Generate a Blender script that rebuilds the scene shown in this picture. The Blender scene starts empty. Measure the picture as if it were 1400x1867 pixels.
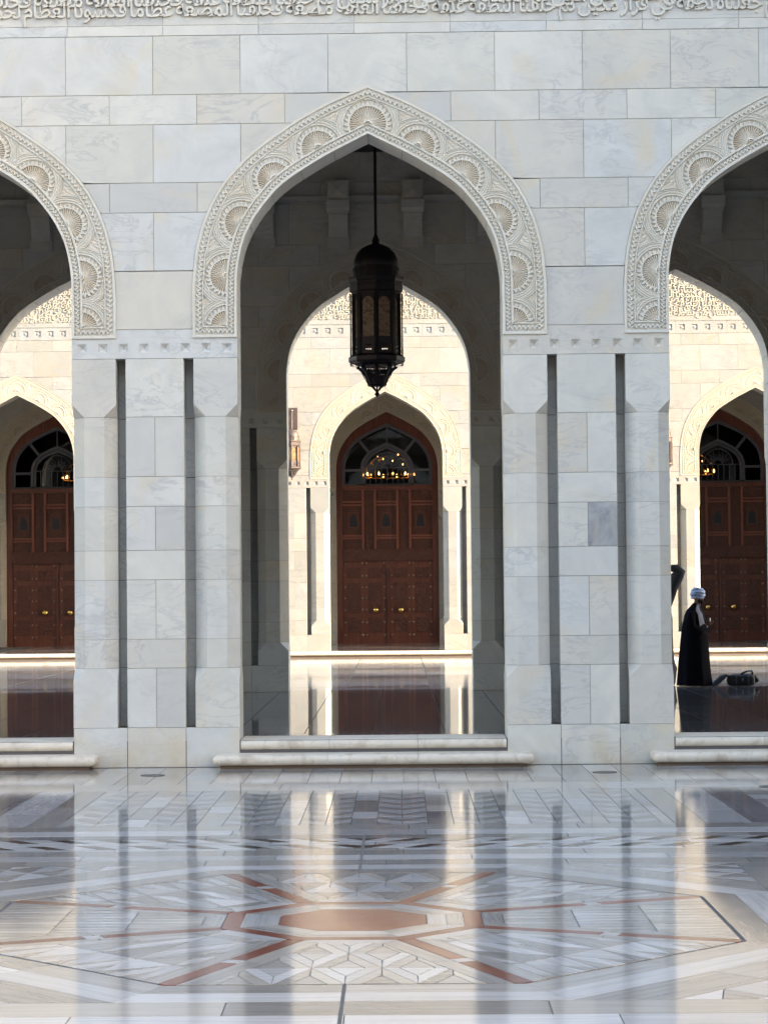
import bpy, bmesh, math, random
from mathutils import Vector, Matrix
random.seed(7)
SC = bpy.context.scene
COL = SC.collection
PI = math.pi

# ------------------------------------------------------------------ camera
F_PX, CX, CY = 4128.6, 654.8, 932.9
YAW, PITCH, ROLL = 0.016797, 0.032571, 0.0092155
CAM = Vector((0.3193, -28.0, 2.226))
cam = bpy.data.cameras.new('camera')
cam_o = bpy.data.objects.new('camera', cam)
COL.objects.link(cam_o)
fwd = Vector((-math.sin(YAW), math.cos(YAW), 0))
rgt = Vector((math.cos(YAW), math.sin(YAW), 0))
upv = Vector((0, 0, 1))
f2 = fwd * math.cos(PITCH) + upv * math.sin(PITCH)
u2 = upv * math.cos(PITCH) - fwd * math.sin(PITCH)
r3 = rgt * math.cos(ROLL) - u2 * math.sin(ROLL)
u3 = rgt * math.sin(ROLL) + u2 * math.cos(ROLL)
cam_o.matrix_world = Matrix(((r3.x, u3.x, -f2.x, CAM.x), (r3.y, u3.y, -f2.y, CAM.y), (r3.z, u3.z, -f2.z, CAM.z), (0, 0, 0, 1)))
cam.sensor_fit = 'VERTICAL'
cam.sensor_height = 36.0
cam.lens = F_PX / 1867 * 36.0
cam.shift_x = (700 - CX) / 1867
cam.shift_y = (CY - 933.5) / 1867
cam.clip_end = 1500
SC.camera = cam_o

# ------------------------------------------------------------------ light
SUN_TRAVEL = Vector((-3.0, 0.92, -1.0)).normalized()
SUN_EL = math.asin(-SUN_TRAVEL.z)
SUN_AZ = math.atan2(-SUN_TRAVEL.x, -SUN_TRAVEL.y)
world = bpy.data.worlds.new('World')
SC.world = world
world.use_nodes = True
wn = world.node_tree.nodes
bg = wn['Background']
sky = wn.new('ShaderNodeTexSky')
sky.sky_type = 'NISHITA'
sky.sun_disc = False
sky.sun_elevation = SUN_EL
sky.sun_rotation = SUN_AZ
sky.dust_density = 3.4
sky.ozone_density = 0.55
world.node_tree.links.new(sky.outputs[0], bg.inputs[0])
bg.inputs[1].default_value = 0.15
sun = bpy.data.lights.new('sun', 'SUN')
sun.energy = 2.0
sun.angle = math.radians(0.5)
sun.color = (1.0, 0.92, 0.79)
sun_o = bpy.data.objects.new('sun', sun)
sun_o.rotation_euler = SUN_TRAVEL.to_track_quat('-Z', 'Y').to_euler()
COL.objects.link(sun_o)
SC.view_settings.view_transform = 'Standard'
SC.view_settings.look = 'None'
SC.view_settings.gamma = 1.0
SC.view_settings.use_curve_mapping = False
SC.view_settings.exposure = 2.55
SC.render.engine = 'CYCLES'
SC.cycles.max_bounces = 8
SC.cycles.diffuse_bounces = 2
SC.cycles.glossy_bounces = 4
SC.cycles.transmission_bounces = 6
SC.cycles.use_denoising = True
SC.cycles.sample_clamp_indirect = 6.0

# ------------------------------------------------------------------ helpers
def link(o, parent=None):
    COL.objects.link(o)
    if parent is not None:
        o.parent = parent
    return o

def tag(o, label=None, cat=None, group=None, kind=None):
    if label: o['label'] = label
    if cat: o['category'] = cat
    if group: o['group'] = group
    if kind: o['kind'] = kind
    return o

def empty(name, loc=(0, 0, 0), parent=None):
    o = bpy.data.objects.new(name, None)
    o.location = loc
    o.empty_display_size = 0.2
    return link(o, parent)

CREAM_ROOTS = set()
def obj(name, me, mat=None, parent=None, loc=(0, 0, 0)):
    o = bpy.data.objects.new(name, me)
    r = parent
    while r is not None and r.parent is not None: r = r.parent
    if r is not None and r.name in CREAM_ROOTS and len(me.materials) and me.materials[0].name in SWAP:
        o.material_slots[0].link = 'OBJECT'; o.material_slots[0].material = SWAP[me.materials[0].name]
    o.location = loc
    if mat is not None and len(me.materials) == 0:
        me.materials.append(mat)
    return link(o, parent)

def mesh(name, vs, fs, mat=None, smooth=False):
    me = bpy.data.meshes.new(name)
    me.from_pydata([tuple(v) for v in vs], [], fs)
    if mat is not None: me.materials.append(mat)
    if smooth:
        me.polygons.foreach_set('use_smooth', [True] * len(me.polygons))
    me.update()
    return me

class MB:
    """collects simple shapes into one mesh"""
    def __init__(s): s.v = []; s.f = []
    def add(s, vs, fs):
        n = len(s.v)
        s.v += [tuple(v) for v in vs]
        s.f += [tuple(i + n for i in f) for f in fs]
        return s
    def box(s, x0, x1, y0, y1, z0, z1):
        return s.add([(x0, y0, z0), (x1, y0, z0), (x1, y1, z0), (x0, y1, z0), (x0, y0, z1), (x1, y0, z1), (x1, y1, z1), (x0, y1, z1)],
                     [(0, 3, 2, 1), (4, 5, 6, 7), (0, 1, 5, 4), (1, 2, 6, 5), (2, 3, 7, 6), (3, 0, 4, 7)])
    def loft(s, rings, cap0=True, cap1=True, closed=True):
        n = len(rings[0]); vs = [p for r in rings for p in r]; fs = []
        for k in range(len(rings) - 1):
            for i in range(n if closed else n - 1):
                j = (i + 1) % n
                fs.append((k * n + i, k * n + j, (k + 1) * n + j, (k + 1) * n + i))
        if cap0: fs.append(tuple(range(n - 1, -1, -1)))
        if cap1: fs.append(tuple((len(rings) - 1) * n + i for i in range(n)))
        return s.add(vs, fs)
    def lathe(s, prof, n=16, c=(0, 0), ph=0.0, cap0=True, cap1=True):
        return s.loft([[(c[0] + r * math.cos(2 * PI * i / n + ph), c[1] + r * math.sin(2 * PI * i / n + ph), z) for i in range(n)] for r, z in prof], cap0, cap1)
    def tube(s, pts, r, n=8, caps=True):
        pts = [Vector(p) for p in pts]
        rs = r if isinstance(r, (list, tuple)) else [r] * len(pts)
        rings = []
        prev = None
        for i, p in enumerate(pts):
            d = (pts[min(i + 1, len(pts) - 1)] - pts[max(i - 1, 0)]).normalized()
            a = prev if prev is not None else (Vector((0, 0, 1)) if abs(d.z) < 0.9 else Vector((1, 0, 0)))
            a = (a - d * a.dot(d)).normalized(); prev = a
            b = d.cross(a)
            rings.append([p + (a * math.cos(2 * PI * k / n) + b * math.sin(2 * PI * k / n)) * rs[i] for k in range(n)])
        return s.loft(rings, caps, caps)
    def ball(s, c, r, n=10, m=6, sc=(1, 1, 1)):
        rings = []
        for j in range(m + 1):
            t = PI * j / m - PI / 2
            rr = max(0.02, math.cos(t))
            rings.append([(c[0] + r * sc[0] * rr * math.cos(2 * PI * i / n), c[1] + r * sc[1] * rr * math.sin(2 * PI * i / n), c[2] + r * sc[2] * math.sin(t)) for i in range(n)])
        return s.loft(rings)
    def mesh(s, name, mat=None, smooth=False): return mesh(name, s.v, s.f, mat, smooth)
    def build(s, name, mat=None, parent=None, smooth=False, loc=(0, 0, 0)):
        return obj(name, s.mesh(name, mat, smooth), None, parent, loc)

def smooth_by_angle(me, ang=40):
    bm = bmesh.new(); bm.from_mesh(me)
    for f in bm.faces: f.smooth = True
    for e in bm.edges:
        if len(e.link_faces) == 2 and e.calc_face_angle(0) > math.radians(ang): e.smooth = False
    bm.to_mesh(me); bm.free()
    return me

# ------------------------------------------------------------------ materials
class NT:
    def __init__(s, name):
        s.m = bpy.data.materials.new(name); s.m.use_nodes = True
        s.n = s.m.node_tree.nodes; s.l = s.m.node_tree.links
        s.p = s.n['Principled BSDF']; s.out = s.n['Material Output']
    def node(s, t, **kw):
        n = s.n.new(t)
        for k, v in kw.items():
            if k.startswith('i_'):
                n.inputs[k[2:].replace('_', ' ')].default_value = v
            else: setattr(n, k, v)
        return n
    def link(s, a, b): s.l.new(a, b)
    def noise(s, vec, scale, detail=4, rough=0.55, dist=0.0):
        n = s.node('ShaderNodeTexNoise'); n.inputs['Scale'].default_value = scale
        n.inputs['Detail'].default_value = detail; n.inputs['Roughness'].default_value = rough
        n.inputs['Distortion'].default_value = dist
        if vec is not None: s.link(vec, n.inputs['Vector'])
        return n.outputs['Fac']
    def ramp(s, fac, stops):
        r = s.node('ShaderNodeValToRGB')
        e = r.color_ramp.elements
        while len(e) < len(stops): e.new(0.5)
        for el, (p, c) in zip(e, stops):
            el.position = p; el.color = (c, c, c, 1) if isinstance(c, (int, float)) else (*c, 1)
        s.link(fac, r.inputs[0])
        return r.outputs[0]
    def mix(s, fac, a, b, mode='MIX'):
        m = s.node('ShaderNodeMix', data_type='RGBA', blend_type=mode)
        for sock, v in ((m.inputs[0], fac), (m.inputs[6], a), (m.inputs[7], b)):
            if isinstance(v, (int, float)): sock.default_value = v
            elif isinstance(v, tuple): sock.default_value = (*v, 1)
            else: s.link(v, sock)
        return m.outputs[2]
    def math(s, op, a, b=0.0):
        m = s.node('ShaderNodeMath', operation=op)
        for i, v in enumerate((a, b)):
            if isinstance(v, (int, float)): m.inputs[i].default_value = v
            else: s.link(v, m.inputs[i])
        return m.outputs[0]
    def bump(s, h, strength=0.3, dist=0.01):
        b = s.node('ShaderNodeBump'); b.inputs['Strength'].default_value = strength; b.inputs['Distance'].default_value = dist
        s.link(h, b.inputs['Height']); s.link(b.outputs[0], s.p.inputs['Normal'])
    def set(s, **kw):
        for k, v in kw.items():
            i = s.p.inputs[k.replace('_', ' ')]
            if isinstance(v, tuple): i.default_value = (*v, 1)
            elif isinstance(v, (int, float)): i.default_value = v
            else: s.link(v, i)
        return s
    def geo_pos(s, rnd_shift=True, scale=(1, 1, 1)):
        g = s.node('ShaderNodeNewGeometry')
        oi = s.node('ShaderNodeObjectInfo')
        v = g.outputs['Position']
        if rnd_shift:
            c = s.node('ShaderNodeCombineXYZ')
            s.link(s.math('MULTIPLY', oi.outputs['Random'], 57.0), c.inputs[0])
            s.link(s.math('MULTIPLY', oi.outputs['Random'], 131.0), c.inputs[1])
            s.link(s.math('MULTIPLY', oi.outputs['Random'], 17.0), c.inputs[2])
            a = s.node('ShaderNodeVectorMath', operation='ADD'); s.link(v, a.inputs[0]); s.link(c.outputs[0], a.inputs[1]); v = a.outputs[0]
        if scale != (1, 1, 1):
            m = s.node('ShaderNodeVectorMath', operation='MULTIPLY'); s.link(v, m.inputs[0]); m.inputs[1].default_value = scale; v = m.outputs[0]
        return v, oi.outputs['Random']

def m_wall(name='wall_marble', gain=(1.10, 1.04, .935), cl=0.55, cc=(.46, .465, .475)):
    t = NT(name)
    v, rnd = t.geo_pos()
    big = t.noise(v, 0.9, 3, 0.5)
    tint = t.ramp(rnd, [(0.0, (.585, .585, .55)), (.18, (.66, .66, .645)), (.36, (.60, .575, .535)), (.55, (.60, .62, .64)), (.7, (.665, .655, .625)), (.84, (.57, .575, .58)), (.93, (.63, .605, .55)), (.99, (.53, .535, .54))])
    cloud = t.ramp(t.noise(v, 1.6, 6, 0.62, 1.2), [(0.35, 0.0), (0.72, 1.0)])
    c = t.mix(t.math('MULTIPLY', cloud, cl), tint, cc)
    warm = t.ramp(t.noise(v, 0.8, 4, 0.5, 2.0), [(0.56, 0.0), (0.74, 1.0)])
    c = t.mix(t.math('MULTIPLY', warm, 0.55), c, (.62, .54, .40))
    # veins : thin ridge of a warped noise, running diagonally
    vm = t.node('ShaderNodeMapping'); vm.inputs['Rotation'].default_value = (0, 0.6, 0); vm.inputs['Scale'].default_value = (1.0, 1.0, 2.6)
    t.link(v, vm.inputs[0])
    n = t.noise(vm.outputs[0], 1.3, 6, 0.6, 1.5)
    ridge = t.math('ABSOLUTE', t.math('SUBTRACT', n, 0.5))
    vein = t.ramp(ridge, [(0.0, 1.0), (0.035, 0.0)])
    gate = t.ramp(big, [(0.42, 0.0), (0.62, 1.0)])
    c = t.mix(t.math('MULTIPLY', t.math('MULTIPLY', vein, gate), 0.5), c, (.36, .37, .40))
    # ground dirt: stone darkened/yellowed near the pavement by splash
    g = t.node('ShaderNodeNewGeometry'); sx = t.node('ShaderNodeSeparateXYZ'); t.link(g.outputs['Position'], sx.inputs[0])
    dirt = t.math('MULTIPLY', t.ramp(sx.outputs[2], [(0.0, 1.0), (0.42, 0.0)]), t.ramp(t.noise(g.outputs['Position'], 3.0, 5, 0.6), [(0.35, 0.0), (0.7, 1.0)]))
    c = t.mix(t.math('MULTIPLY', dirt, 0.75), c, (.47, .39, .26))
    c = t.mix(1.0, c, gain, 'MULTIPLY')
    t.set(Base_Color=c, Roughness=0.5, Specular_IOR_Level=0.35)
    t.bump(t.noise(v, 60, 3), 0.05, 0.003)
    return t.m

def m_carve(name='carved_stone', amount=.85, gain=(1, 1, 1)):
    t = NT(name)
    v, rnd = t.geo_pos(False)
    a = t.node('ShaderNodeAttribute', attribute_name='stain')
    n = t.noise(v, 2.2, 5, 0.6)
    base = t.mix(t.ramp(n, [(.3, 0.0), (.7, 1.0)]), (.74, .69, .60), (.68, .615, .50))
    st = t.math('MULTIPLY', a.outputs['Fac'], t.ramp(t.noise(v, 5.0, 4), [(.3, .25), (.65, 1.0)]))
    c = t.mix(t.math('MULTIPLY', st, amount), base, (.56, .40, .23))
    c = t.mix(1.0, c, gain, 'MULTIPLY')
    t.set(Base_Color=c, Roughness=0.6, Specular_IOR_Level=0.3)
    t.bump(t.noise(v, 90, 3), 0.08, 0.003)
    return t.m

def m_plain(name, col, rough=0.6, spec=0.3, metal=0.0, var=0.12, scale=4.0, bump=0.0, bscale=60):
    t = NT(name)
    v, rnd = t.geo_pos()
    n = t.noise(v, scale, 5)
    d = tuple(x * (1 - var) for x in col); u = tuple(min(1, x * (1 + var)) for x in col)
    t.set(Base_Color=t.mix(n, d, u), Roughness=rough, Specular_IOR_Level=spec, Metallic=metal)
    if bump: t.bump(t.noise(v, bscale, 4), bump, 0.004)
    return t.m

def m_floor(name, ca, cb, cc, rough=0.062, streak=0.8):
    t = NT(name)
    uv = t.node('ShaderNodeUVMap', uv_map='grain')
    oi = t.node('ShaderNodeObjectInfo')
    c3 = t.node('ShaderNodeCombineXYZ')
    t.link(t.math('MULTIPLY', oi.outputs['Random'], 91.0), c3.inputs[0]); t.link(t.math('MULTIPLY', oi.outputs['Random'], 37.0), c3.inputs[1])
    ad = t.node('ShaderNodeVectorMath', operation='ADD'); t.link(uv.outputs[0], ad.inputs[0]); t.link(c3.outputs[0], ad.inputs[1])
    mp = t.node('ShaderNodeVectorMath', operation='MULTIPLY'); mp.inputs[1].default_value = (0.7, 14.0, 1.0); t.link(ad.outputs[0], mp.inputs[0])
    s1 = t.noise(mp.outputs[0], 1.6, 6, 0.62, 0.3)
    base = t.ramp(s1, [(0.28, ca), (0.5, cb), (0.72, cc)])
    sh = t.ramp(oi.outputs['Random'], [(0.0, .74), (.5, .95), (1.0, 1.12)])
    c = t.mix(1.0, base, sh, 'MULTIPLY')
    g = t.node('ShaderNodeNewGeometry')
    blot = t.noise(g.outputs['Position'], 1.1, 5, 0.6)
    c = t.mix(t.math('MULTIPLY', t.ramp(blot, [(.45, 0.0), (.75, 1.0)]), 0.18), c, (.42, .37, .31))
    r = t.node('ShaderNodeMapRange'); r.inputs[3].default_value = rough * 0.7; r.inputs[4].default_value = rough * 1.7
    sm = t.noise(g.outputs['Position'], 6.5, 6, .7)
    t.link(t.math('ADD', t.math('MULTIPLY', blot, .5), t.math('MULTIPLY', sm, .5)), r.inputs[0]); r.inputs[1].default_value = .3; r.inputs[2].default_value = .7
    t.set(Base_Color=c, Roughness=r.outputs[0], Specular_IOR_Level=0.5, IOR=1.46)
    t.bump(t.noise(g.outputs['Position'], 2.2, 2), 0.018, 0.02)
    return t.m

def m_wood():
    t = NT('teak')
    v, rnd = t.geo_pos(True, (9.0, 9.0, 0.7))
    n = t.noise(v, 2.4, 6, 0.65, 0.6)
    c = t.ramp(n, [(.3, (.070, .020, .011)), (.55, (.125, .037, .019)), (.75, (.18, .060, .031))])
    t.set(Base_Color=c, Roughness=0.42, Specular_IOR_Level=0.4)
    t.bump(n, 0.12, 0.004)
    return t.m

def m_carvedwood():
    t = NT('carved_teak')
    v, rnd = t.geo_pos(False)
    vo = t.node('ShaderNodeTexVoronoi'); vo.inputs['Scale'].default_value = 16; vo.feature = 'SMOOTH_F1'; t.link(v, vo.inputs['Vector'])
    n = t.noise(v, 7, 5)
    c = t.mix(n, (.05, .017, .010), (.105, .036, .020))
    t.set(Base_Color=c, Roughness=0.5, Specular_IOR_Level=0.35)
    t.bump(vo.outputs['Distance'], 0.7, 0.03)
    return t.m

def m_onyx(name, ca, cb, tr=0.6):
    t = NT(name)
    v, rnd = t.geo_pos()
    n = t.noise(v, 3.0, 5, 0.6, 3.0)
    c = t.ramp(n, [(.3, ca), (.5, cb), (.56, tuple(x * .55 for x in ca)), (.6, cb), (.8, ca)])
    t.set(Base_Color=c, Roughness=0.3)
    tl = t.node('ShaderNodeBsdfTranslucent'); t.link(c, tl.inputs[0])
    mx = t.node('ShaderNodeMixShader'); mx.inputs[0].default_value = tr
    t.link(t.p.outputs[0], mx.inputs[1]); t.link(tl.outputs[0], mx.inputs[2]); t.link(mx.outputs[0], t.out.inputs[0])
    return t.m

def m_glass():
    t = NT('dark_glass')
    g = t.node('ShaderNodeBsdfGlossy'); g.inputs['Roughness'].default_value = 0.03
    tr = t.node('ShaderNodeBsdfTransparent'); tr.inputs[0].default_value = (.42, .46, .55, 1)
    fr = t.node('ShaderNodeFresnel'); fr.inputs[0].default_value = 1.5
    mx = t.node('ShaderNodeMixShader'); t.link(fr.outputs[0], mx.inputs[0]); t.link(tr.outputs[0], mx.inputs[1]); t.link(g.outputs[0], mx.inputs[2])
    t.link(mx.outputs[0], t.out.inputs[0])
    return t.m

def m_emit(name, col, s):
    t = NT(name); t.set(Base_Color=col, Emission_Color=col, Emission_Strength=s)
    return t.m

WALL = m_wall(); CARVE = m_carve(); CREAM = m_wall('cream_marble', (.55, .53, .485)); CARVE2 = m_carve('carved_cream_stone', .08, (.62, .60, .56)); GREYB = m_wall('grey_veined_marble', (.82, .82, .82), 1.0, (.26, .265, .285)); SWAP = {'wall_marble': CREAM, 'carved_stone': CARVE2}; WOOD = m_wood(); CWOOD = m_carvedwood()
MORTAR = m_plain('mortar', (.30, .25, .19), .9, .1)
def m_step():
    t = NT('step_stone')
    v, rnd = t.geo_pos()
    g = t.node('ShaderNodeNewGeometry')
    n = t.noise(v, 3.0, 6, .65, .8)
    c = t.mix(n, (.60, .51, .40), (.80, .72, .60))
    sp = t.ramp(t.noise(g.outputs['Position'], 5.5, 7, .7, .5), [(.50, 0.0), (.70, 1.0)])
    c = t.mix(t.math('MULTIPLY', sp, .65), c, (.36, .27, .18))
    t.set(Base_Color=c, Roughness=.45, Specular_IOR_Level=.35)
    t.bump(t.noise(v, 40, 4), .12, .004)
    return t.m
STEPM = m_step()
RISER = m_plain('riser_stone', (.15, .105, .075), .7, .2)
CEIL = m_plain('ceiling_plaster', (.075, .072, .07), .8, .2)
ROOFM = m_plain('roof_stone', (.45, .43, .39), .8, .2)
FL_W = m_floor('floor_marble_white', (.38, .37, .362), (.465, .452, .444), (.53, .517, .505))
FL_T = m_floor('floor_marble_tan', (.22, .205, .19), (.30, .28, .26), (.37, .35, .325))
FL_G = m_floor('floor_marble_grey', (.16, .15, .15), (.225, .21, .21), (.29, .275, .27))
FL_C = m_floor('floor_marble_cream', (.36, .325, .28), (.44, .405, .355), (.50, .465, .415))
FL_P = m_floor('floor_marble_pinkish', (.34, .29, .25), (.41, .36, .315), (.47, .42, .37))
FL_R = m_floor('floor_marble_red', (.12, .029, .020), (.19, .050, .034), (.27, .082, .056), rough=0.11)
FL_B = m_floor('floor_marble_brown', (.04, .03, .026), (.07, .054, .046), (.12, .095, .08))
FL_D = m_floor('floor_gallery_stone', (.12, .115, .115), (.16, .15, .15), (.19, .18, .175), rough=0.045)
GROUT = m_plain('grout', (.12, .11, .105), .8, .2)
BRONZE = m_plain('bronze', (.030, .022, .024), .45, .5, .6, var=.3, scale=9)
BRONZE2 = m_plain('bronze_weathered', (.095, .07, .062), .5, .5, .35, var=.3, scale=9, bump=.3, bscale=40)
BRASS = m_plain('brass', (.80, .55, .18), .2, .5, 1.0, var=.05)
STUD = m_plain('stud_brass', (.30, .20, .15), .4, .5, .5)
ONYX = m_onyx('onyx_pane', (.50, .33, .20), (.72, .54, .36), .7)
ONYX2 = m_onyx('onyx_pane_amber', (.26, .10, .035), (.36, .20, .09), .1)
GLASS = m_glass()
BARS = m_plain('fanlight_bar', (.075, .078, .095), .5, .3)
IRON = m_plain('drain_metal', (.16, .155, .15), .45, .5, .7)
SCREEN = m_plain('blocker_dark', (.085, .06, .045), .7, .2)  # dark absorber for the added rear hall, keeps the gallery dim
RAIL = m_plain('rail_teak', (.20, .062, .036), .45, .4, bump=.1, bscale=30)
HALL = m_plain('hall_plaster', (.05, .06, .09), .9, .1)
BULB = m_emit('chandelier_bulb', (1.0, .43, .10), 3.0)
GOLD = m_plain('gilt', (.75, .50, .15), .25, .5, 1.0)
FANDARK = m_plain('niche_dark', (.012, .013, .018), .3, .4)

# ------------------------------------------------------------------ arch curves (local x >= 0, z)
INT = [(1.645, 5.32), (1.645, 5.90), (1.640, 6.10), (1.606, 6.333), (1.560, 6.515), (1.516, 6.625), (1.439, 6.775), (1.347, 6.914), (1.255, 7.031), (1.136, 7.164), (.974, 7.297), (.75, 7.443), (.512, 7.583), (.25, 7.718), (0, 7.843)]
EXT = [(2.195, 5.32), (2.195, 5.90), (2.180, 6.14), (2.150, 6.40), (2.062, 6.739), (1.953, 6.997), (1.79, 7.264), (1.573, 7.509), (1.336, 7.712), (1.098, 7.881), (.90, 8.015), (.70, 8.13), (.478, 8.246), (.24, 8.348), (0, 8.444)]

def resample(pts, n):
    # Catmull-Rom then equal arc length
    P = [Vector(p) for p in pts]
    out = []
    for i in range(len(P) - 1):
        p0 = P[max(i - 1, 0)]; p1 = P[i]; p2 = P[i + 1]; p3 = P[min(i + 2, len(P) - 1)]
        m1 = (p2 - p0) / 2 if i > 0 else (p2 - p1)
        m2 = (p3 - p1) / 2 if i < len(P) - 2 else (p2 - p1)
        L = (p2 - p1).length
        if i > 0: m1 = m1.normalized() * L
        if i < len(P) - 2: m2 = m2.normalized() * L
        for k in range(12):
            t = k / 12
            h = (2 * t**3 - 3 * t * t + 1, t**3 - 2 * t * t + t, -2 * t**3 + 3 * t * t, t**3 - t * t)
            out.append(p1 * h[0] + m1 * h[1] + p2 * h[2] + m2 * h[3])
    out.append(P[-1])
    acc = [0.0]
    for a, b in zip(out, out[1:]): acc.append(acc[-1] + (b - a).length)
    res = []; j = 0
    for k in range(n):
        s = acc[-1] * k / (n - 1)
        while j < len(acc) - 2 and acc[j + 1] < s: j += 1
        t = (s - acc[j]) / max(1e-9, acc[j + 1] - acc[j])
        res.append(out[j].lerp(out[j + 1], min(1, max(0, t))))
    return res, acc[-1]

INTS, INTL = resample(INT, 61)
EXTS, EXTL = resample(EXT, 61)
INTS[0].x = 1.645; EXTS[0].x = 2.195
BAY = 5.345; HB = BAY / 2

def ext_z(ax):
    """extrados height at distance ax from the arch axis (None outside)"""
    if ax >= 2.1949: return -1e9
    for a, b in zip(EXTS, EXTS[1:]):
        if a.x >= ax >= b.x and a.x - b.x > 1e-6:
            t = (a.x - ax) / (a.x - b.x)
            return a.y + (b.y - a.y) * t
    return EXTS[-1].y if ax < 1e-3 else 5.32

# ------------------------------------------------------------------ stone blocks
def prism(poly, y0, y1, bev=0.004):
    """poly in (x,z), counter-clockwise seen from the front (-y). Front face bevelled."""
    n = len(poly)
    cx = sum(p[0] for p in poly) / n; cz = sum(p[1] for p in poly) / n
    ins = inset(poly, bev)
    vs = [(x, y0, z) for x, z in ins] + [(x, y0 + bev, z) for x, z in poly] + [(x, y1, z) for x, z in poly]
    fs = [tuple(range(n))]
    for i in range(n):
        j = (i + 1) % n
        fs.append((i, i + n, j + n, j)); fs.append((i + n, i + 2 * n, j + 2 * n, j + n))
    return vs, fs

def inset(poly, d):
    n = len(poly); out = []
    for i in range(n):
        a = Vector(poly[i - 1]); b = Vector(poly[i]); c = Vector(poly[(i + 1) % n])
        e1 = (b - a); e2 = (c - b)
        if e1.length < 1e-7 or e2.length < 1e-7: out.append(tuple(b)); continue
        e1.normalize(); e2.normalize()
        n1 = Vector((-e1.y, e1.x)); n2 = Vector((-e2.y, e2.x))
        m = n1 + n2
        k = m.dot(n1)
        if k < 0.15: k = 0.15
        out.append(tuple(b + m * (d / k)))
    return out

def area(poly):
    return 0.5 * sum(poly[i][0] * poly[(i + 1) % len(poly)][1] - poly[(i + 1) % len(poly)][0] * poly[i][1] for i in range(len(poly)))

GAP = 0.0045
def clip_block(x0, x1, z0, z1, axes):
    """block outline cut by the outer curve of the arches on the given axes; list of polygons"""
    xs = {x0, x1}
    for ax in axes:
        for p in EXTS:
            for s in (-1, 1):
                x = ax + s * p.x
                if x0 < x < x1: xs.add(x)
    xs = sorted(xs)
    fine = []
    for a, b in zip(xs, xs[1:]):
        m = max(1, int((b - a) / 0.03)) if any(abs((a + b) / 2 - ax) < 2.2 for ax in axes) else 1
        fine += [a + (b - a) * k / m for k in range(m)]
    fine.append(xs[-1])
    def low(x): return max([z0] + [ext_z(abs(x - ax)) + 0.0 for ax in axes])
    polys = []; run = []
    def cross(xa, xb):
        # point between xa (below z1) and xb (above) where the curve meets the top of the course
        for _ in range(24):
            xm = (xa + xb) / 2
            if low(xm) < z1 - 1e-4: xa = xm
            else: xb = xm
        return (xa, z1 - 5e-4)
    px = None
    for x in fine:
        l = low(x)
        if l < z1 - 1e-4:
            if not run and px is not None: run.append(cross(x, px))
            run.append((x, l))
        else:
            if run: run.append(cross(run[-1][0], x))
            if len(run) >= 2: polys.append(run)
            run = []
        px = x
    if len(run) >= 2: polys.append(run)
    res = []
    for r in polys:
        # drop collinear points
        s = [r[0]]
        for i in range(1, len(r) - 1):
            (xa, za), (xb, zb), (xc, zc) = s[-1], r[i], r[i + 1]
            if abs((xb - xa) * (zc - za) - (xc - xa) * (zb - za)) > 2e-5: s.append(r[i])
        s.append(r[-1])
        poly = s + [(r[-1][0], z1), (r[0][0], z1)]
        # remove duplicates
        q = []
        for p in poly:
            if not q or (abs(p[0] - q[-1][0]) + abs(p[1] - q[-1][1])) > 1e-4: q.append(p)
        if len(q) >= 3 and area(q) > 0.004: res.append(q)
    return res

# pier layout, local x from the pier axis
PW = 1.0275
SIDE, SLOT = 0.545, 0.12
CH = 0.15
COURSES = [1.226, 1.584, 2.318, 2.683, 3.229, 3.598, 4.339, 5.066]   # z of joints above the lowest tall block
TW = 0.65

def ring_rect(x0, x1, y0, y1, c, z):
    c = max(c, 0.003)
    return [(x0 + c, y0, z), (x1 - c, y0, z), (x1, y0 + c, z), (x1, y1 - c, z), (x1 - c, y1, z), (x0 + c, y1, z), (x0, y1 - c, z), (x0, y0 + c, z)]

def pilaster_mesh(z0, z1, mode):
    x0, x1 = GAP / 2, SIDE - GAP / 2
    a, b = z0 + GAP / 2, z1 - GAP / 2
    if mode == 'shaft': r = [(a, CH), (b, CH)]
    elif mode == 'low': r = [(a, 0), (b - 0.155, 0), (b, CH)]
    else: r = [(a, CH), (a + 0.155, 0), (b, 0)]
    m = MB(); m.loft([ring_rect(0, SIDE, 0, TW, c, z) for z, c in r])
    return m.mesh('stone_block', WALL)

def rect_mesh(x0, x1, z0, z1, y0=0.0, y1=TW):
    p = [(x0 + GAP / 2, z0 + GAP / 2), (x1 - GAP / 2, z0 + GAP / 2), (x1 - GAP / 2, z1 - GAP / 2), (x0 + GAP / 2, z1 - GAP / 2)]
    vs, fs = prism(p, y0, y1)
    return mesh('stone_block', vs, fs, WALL)

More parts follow.
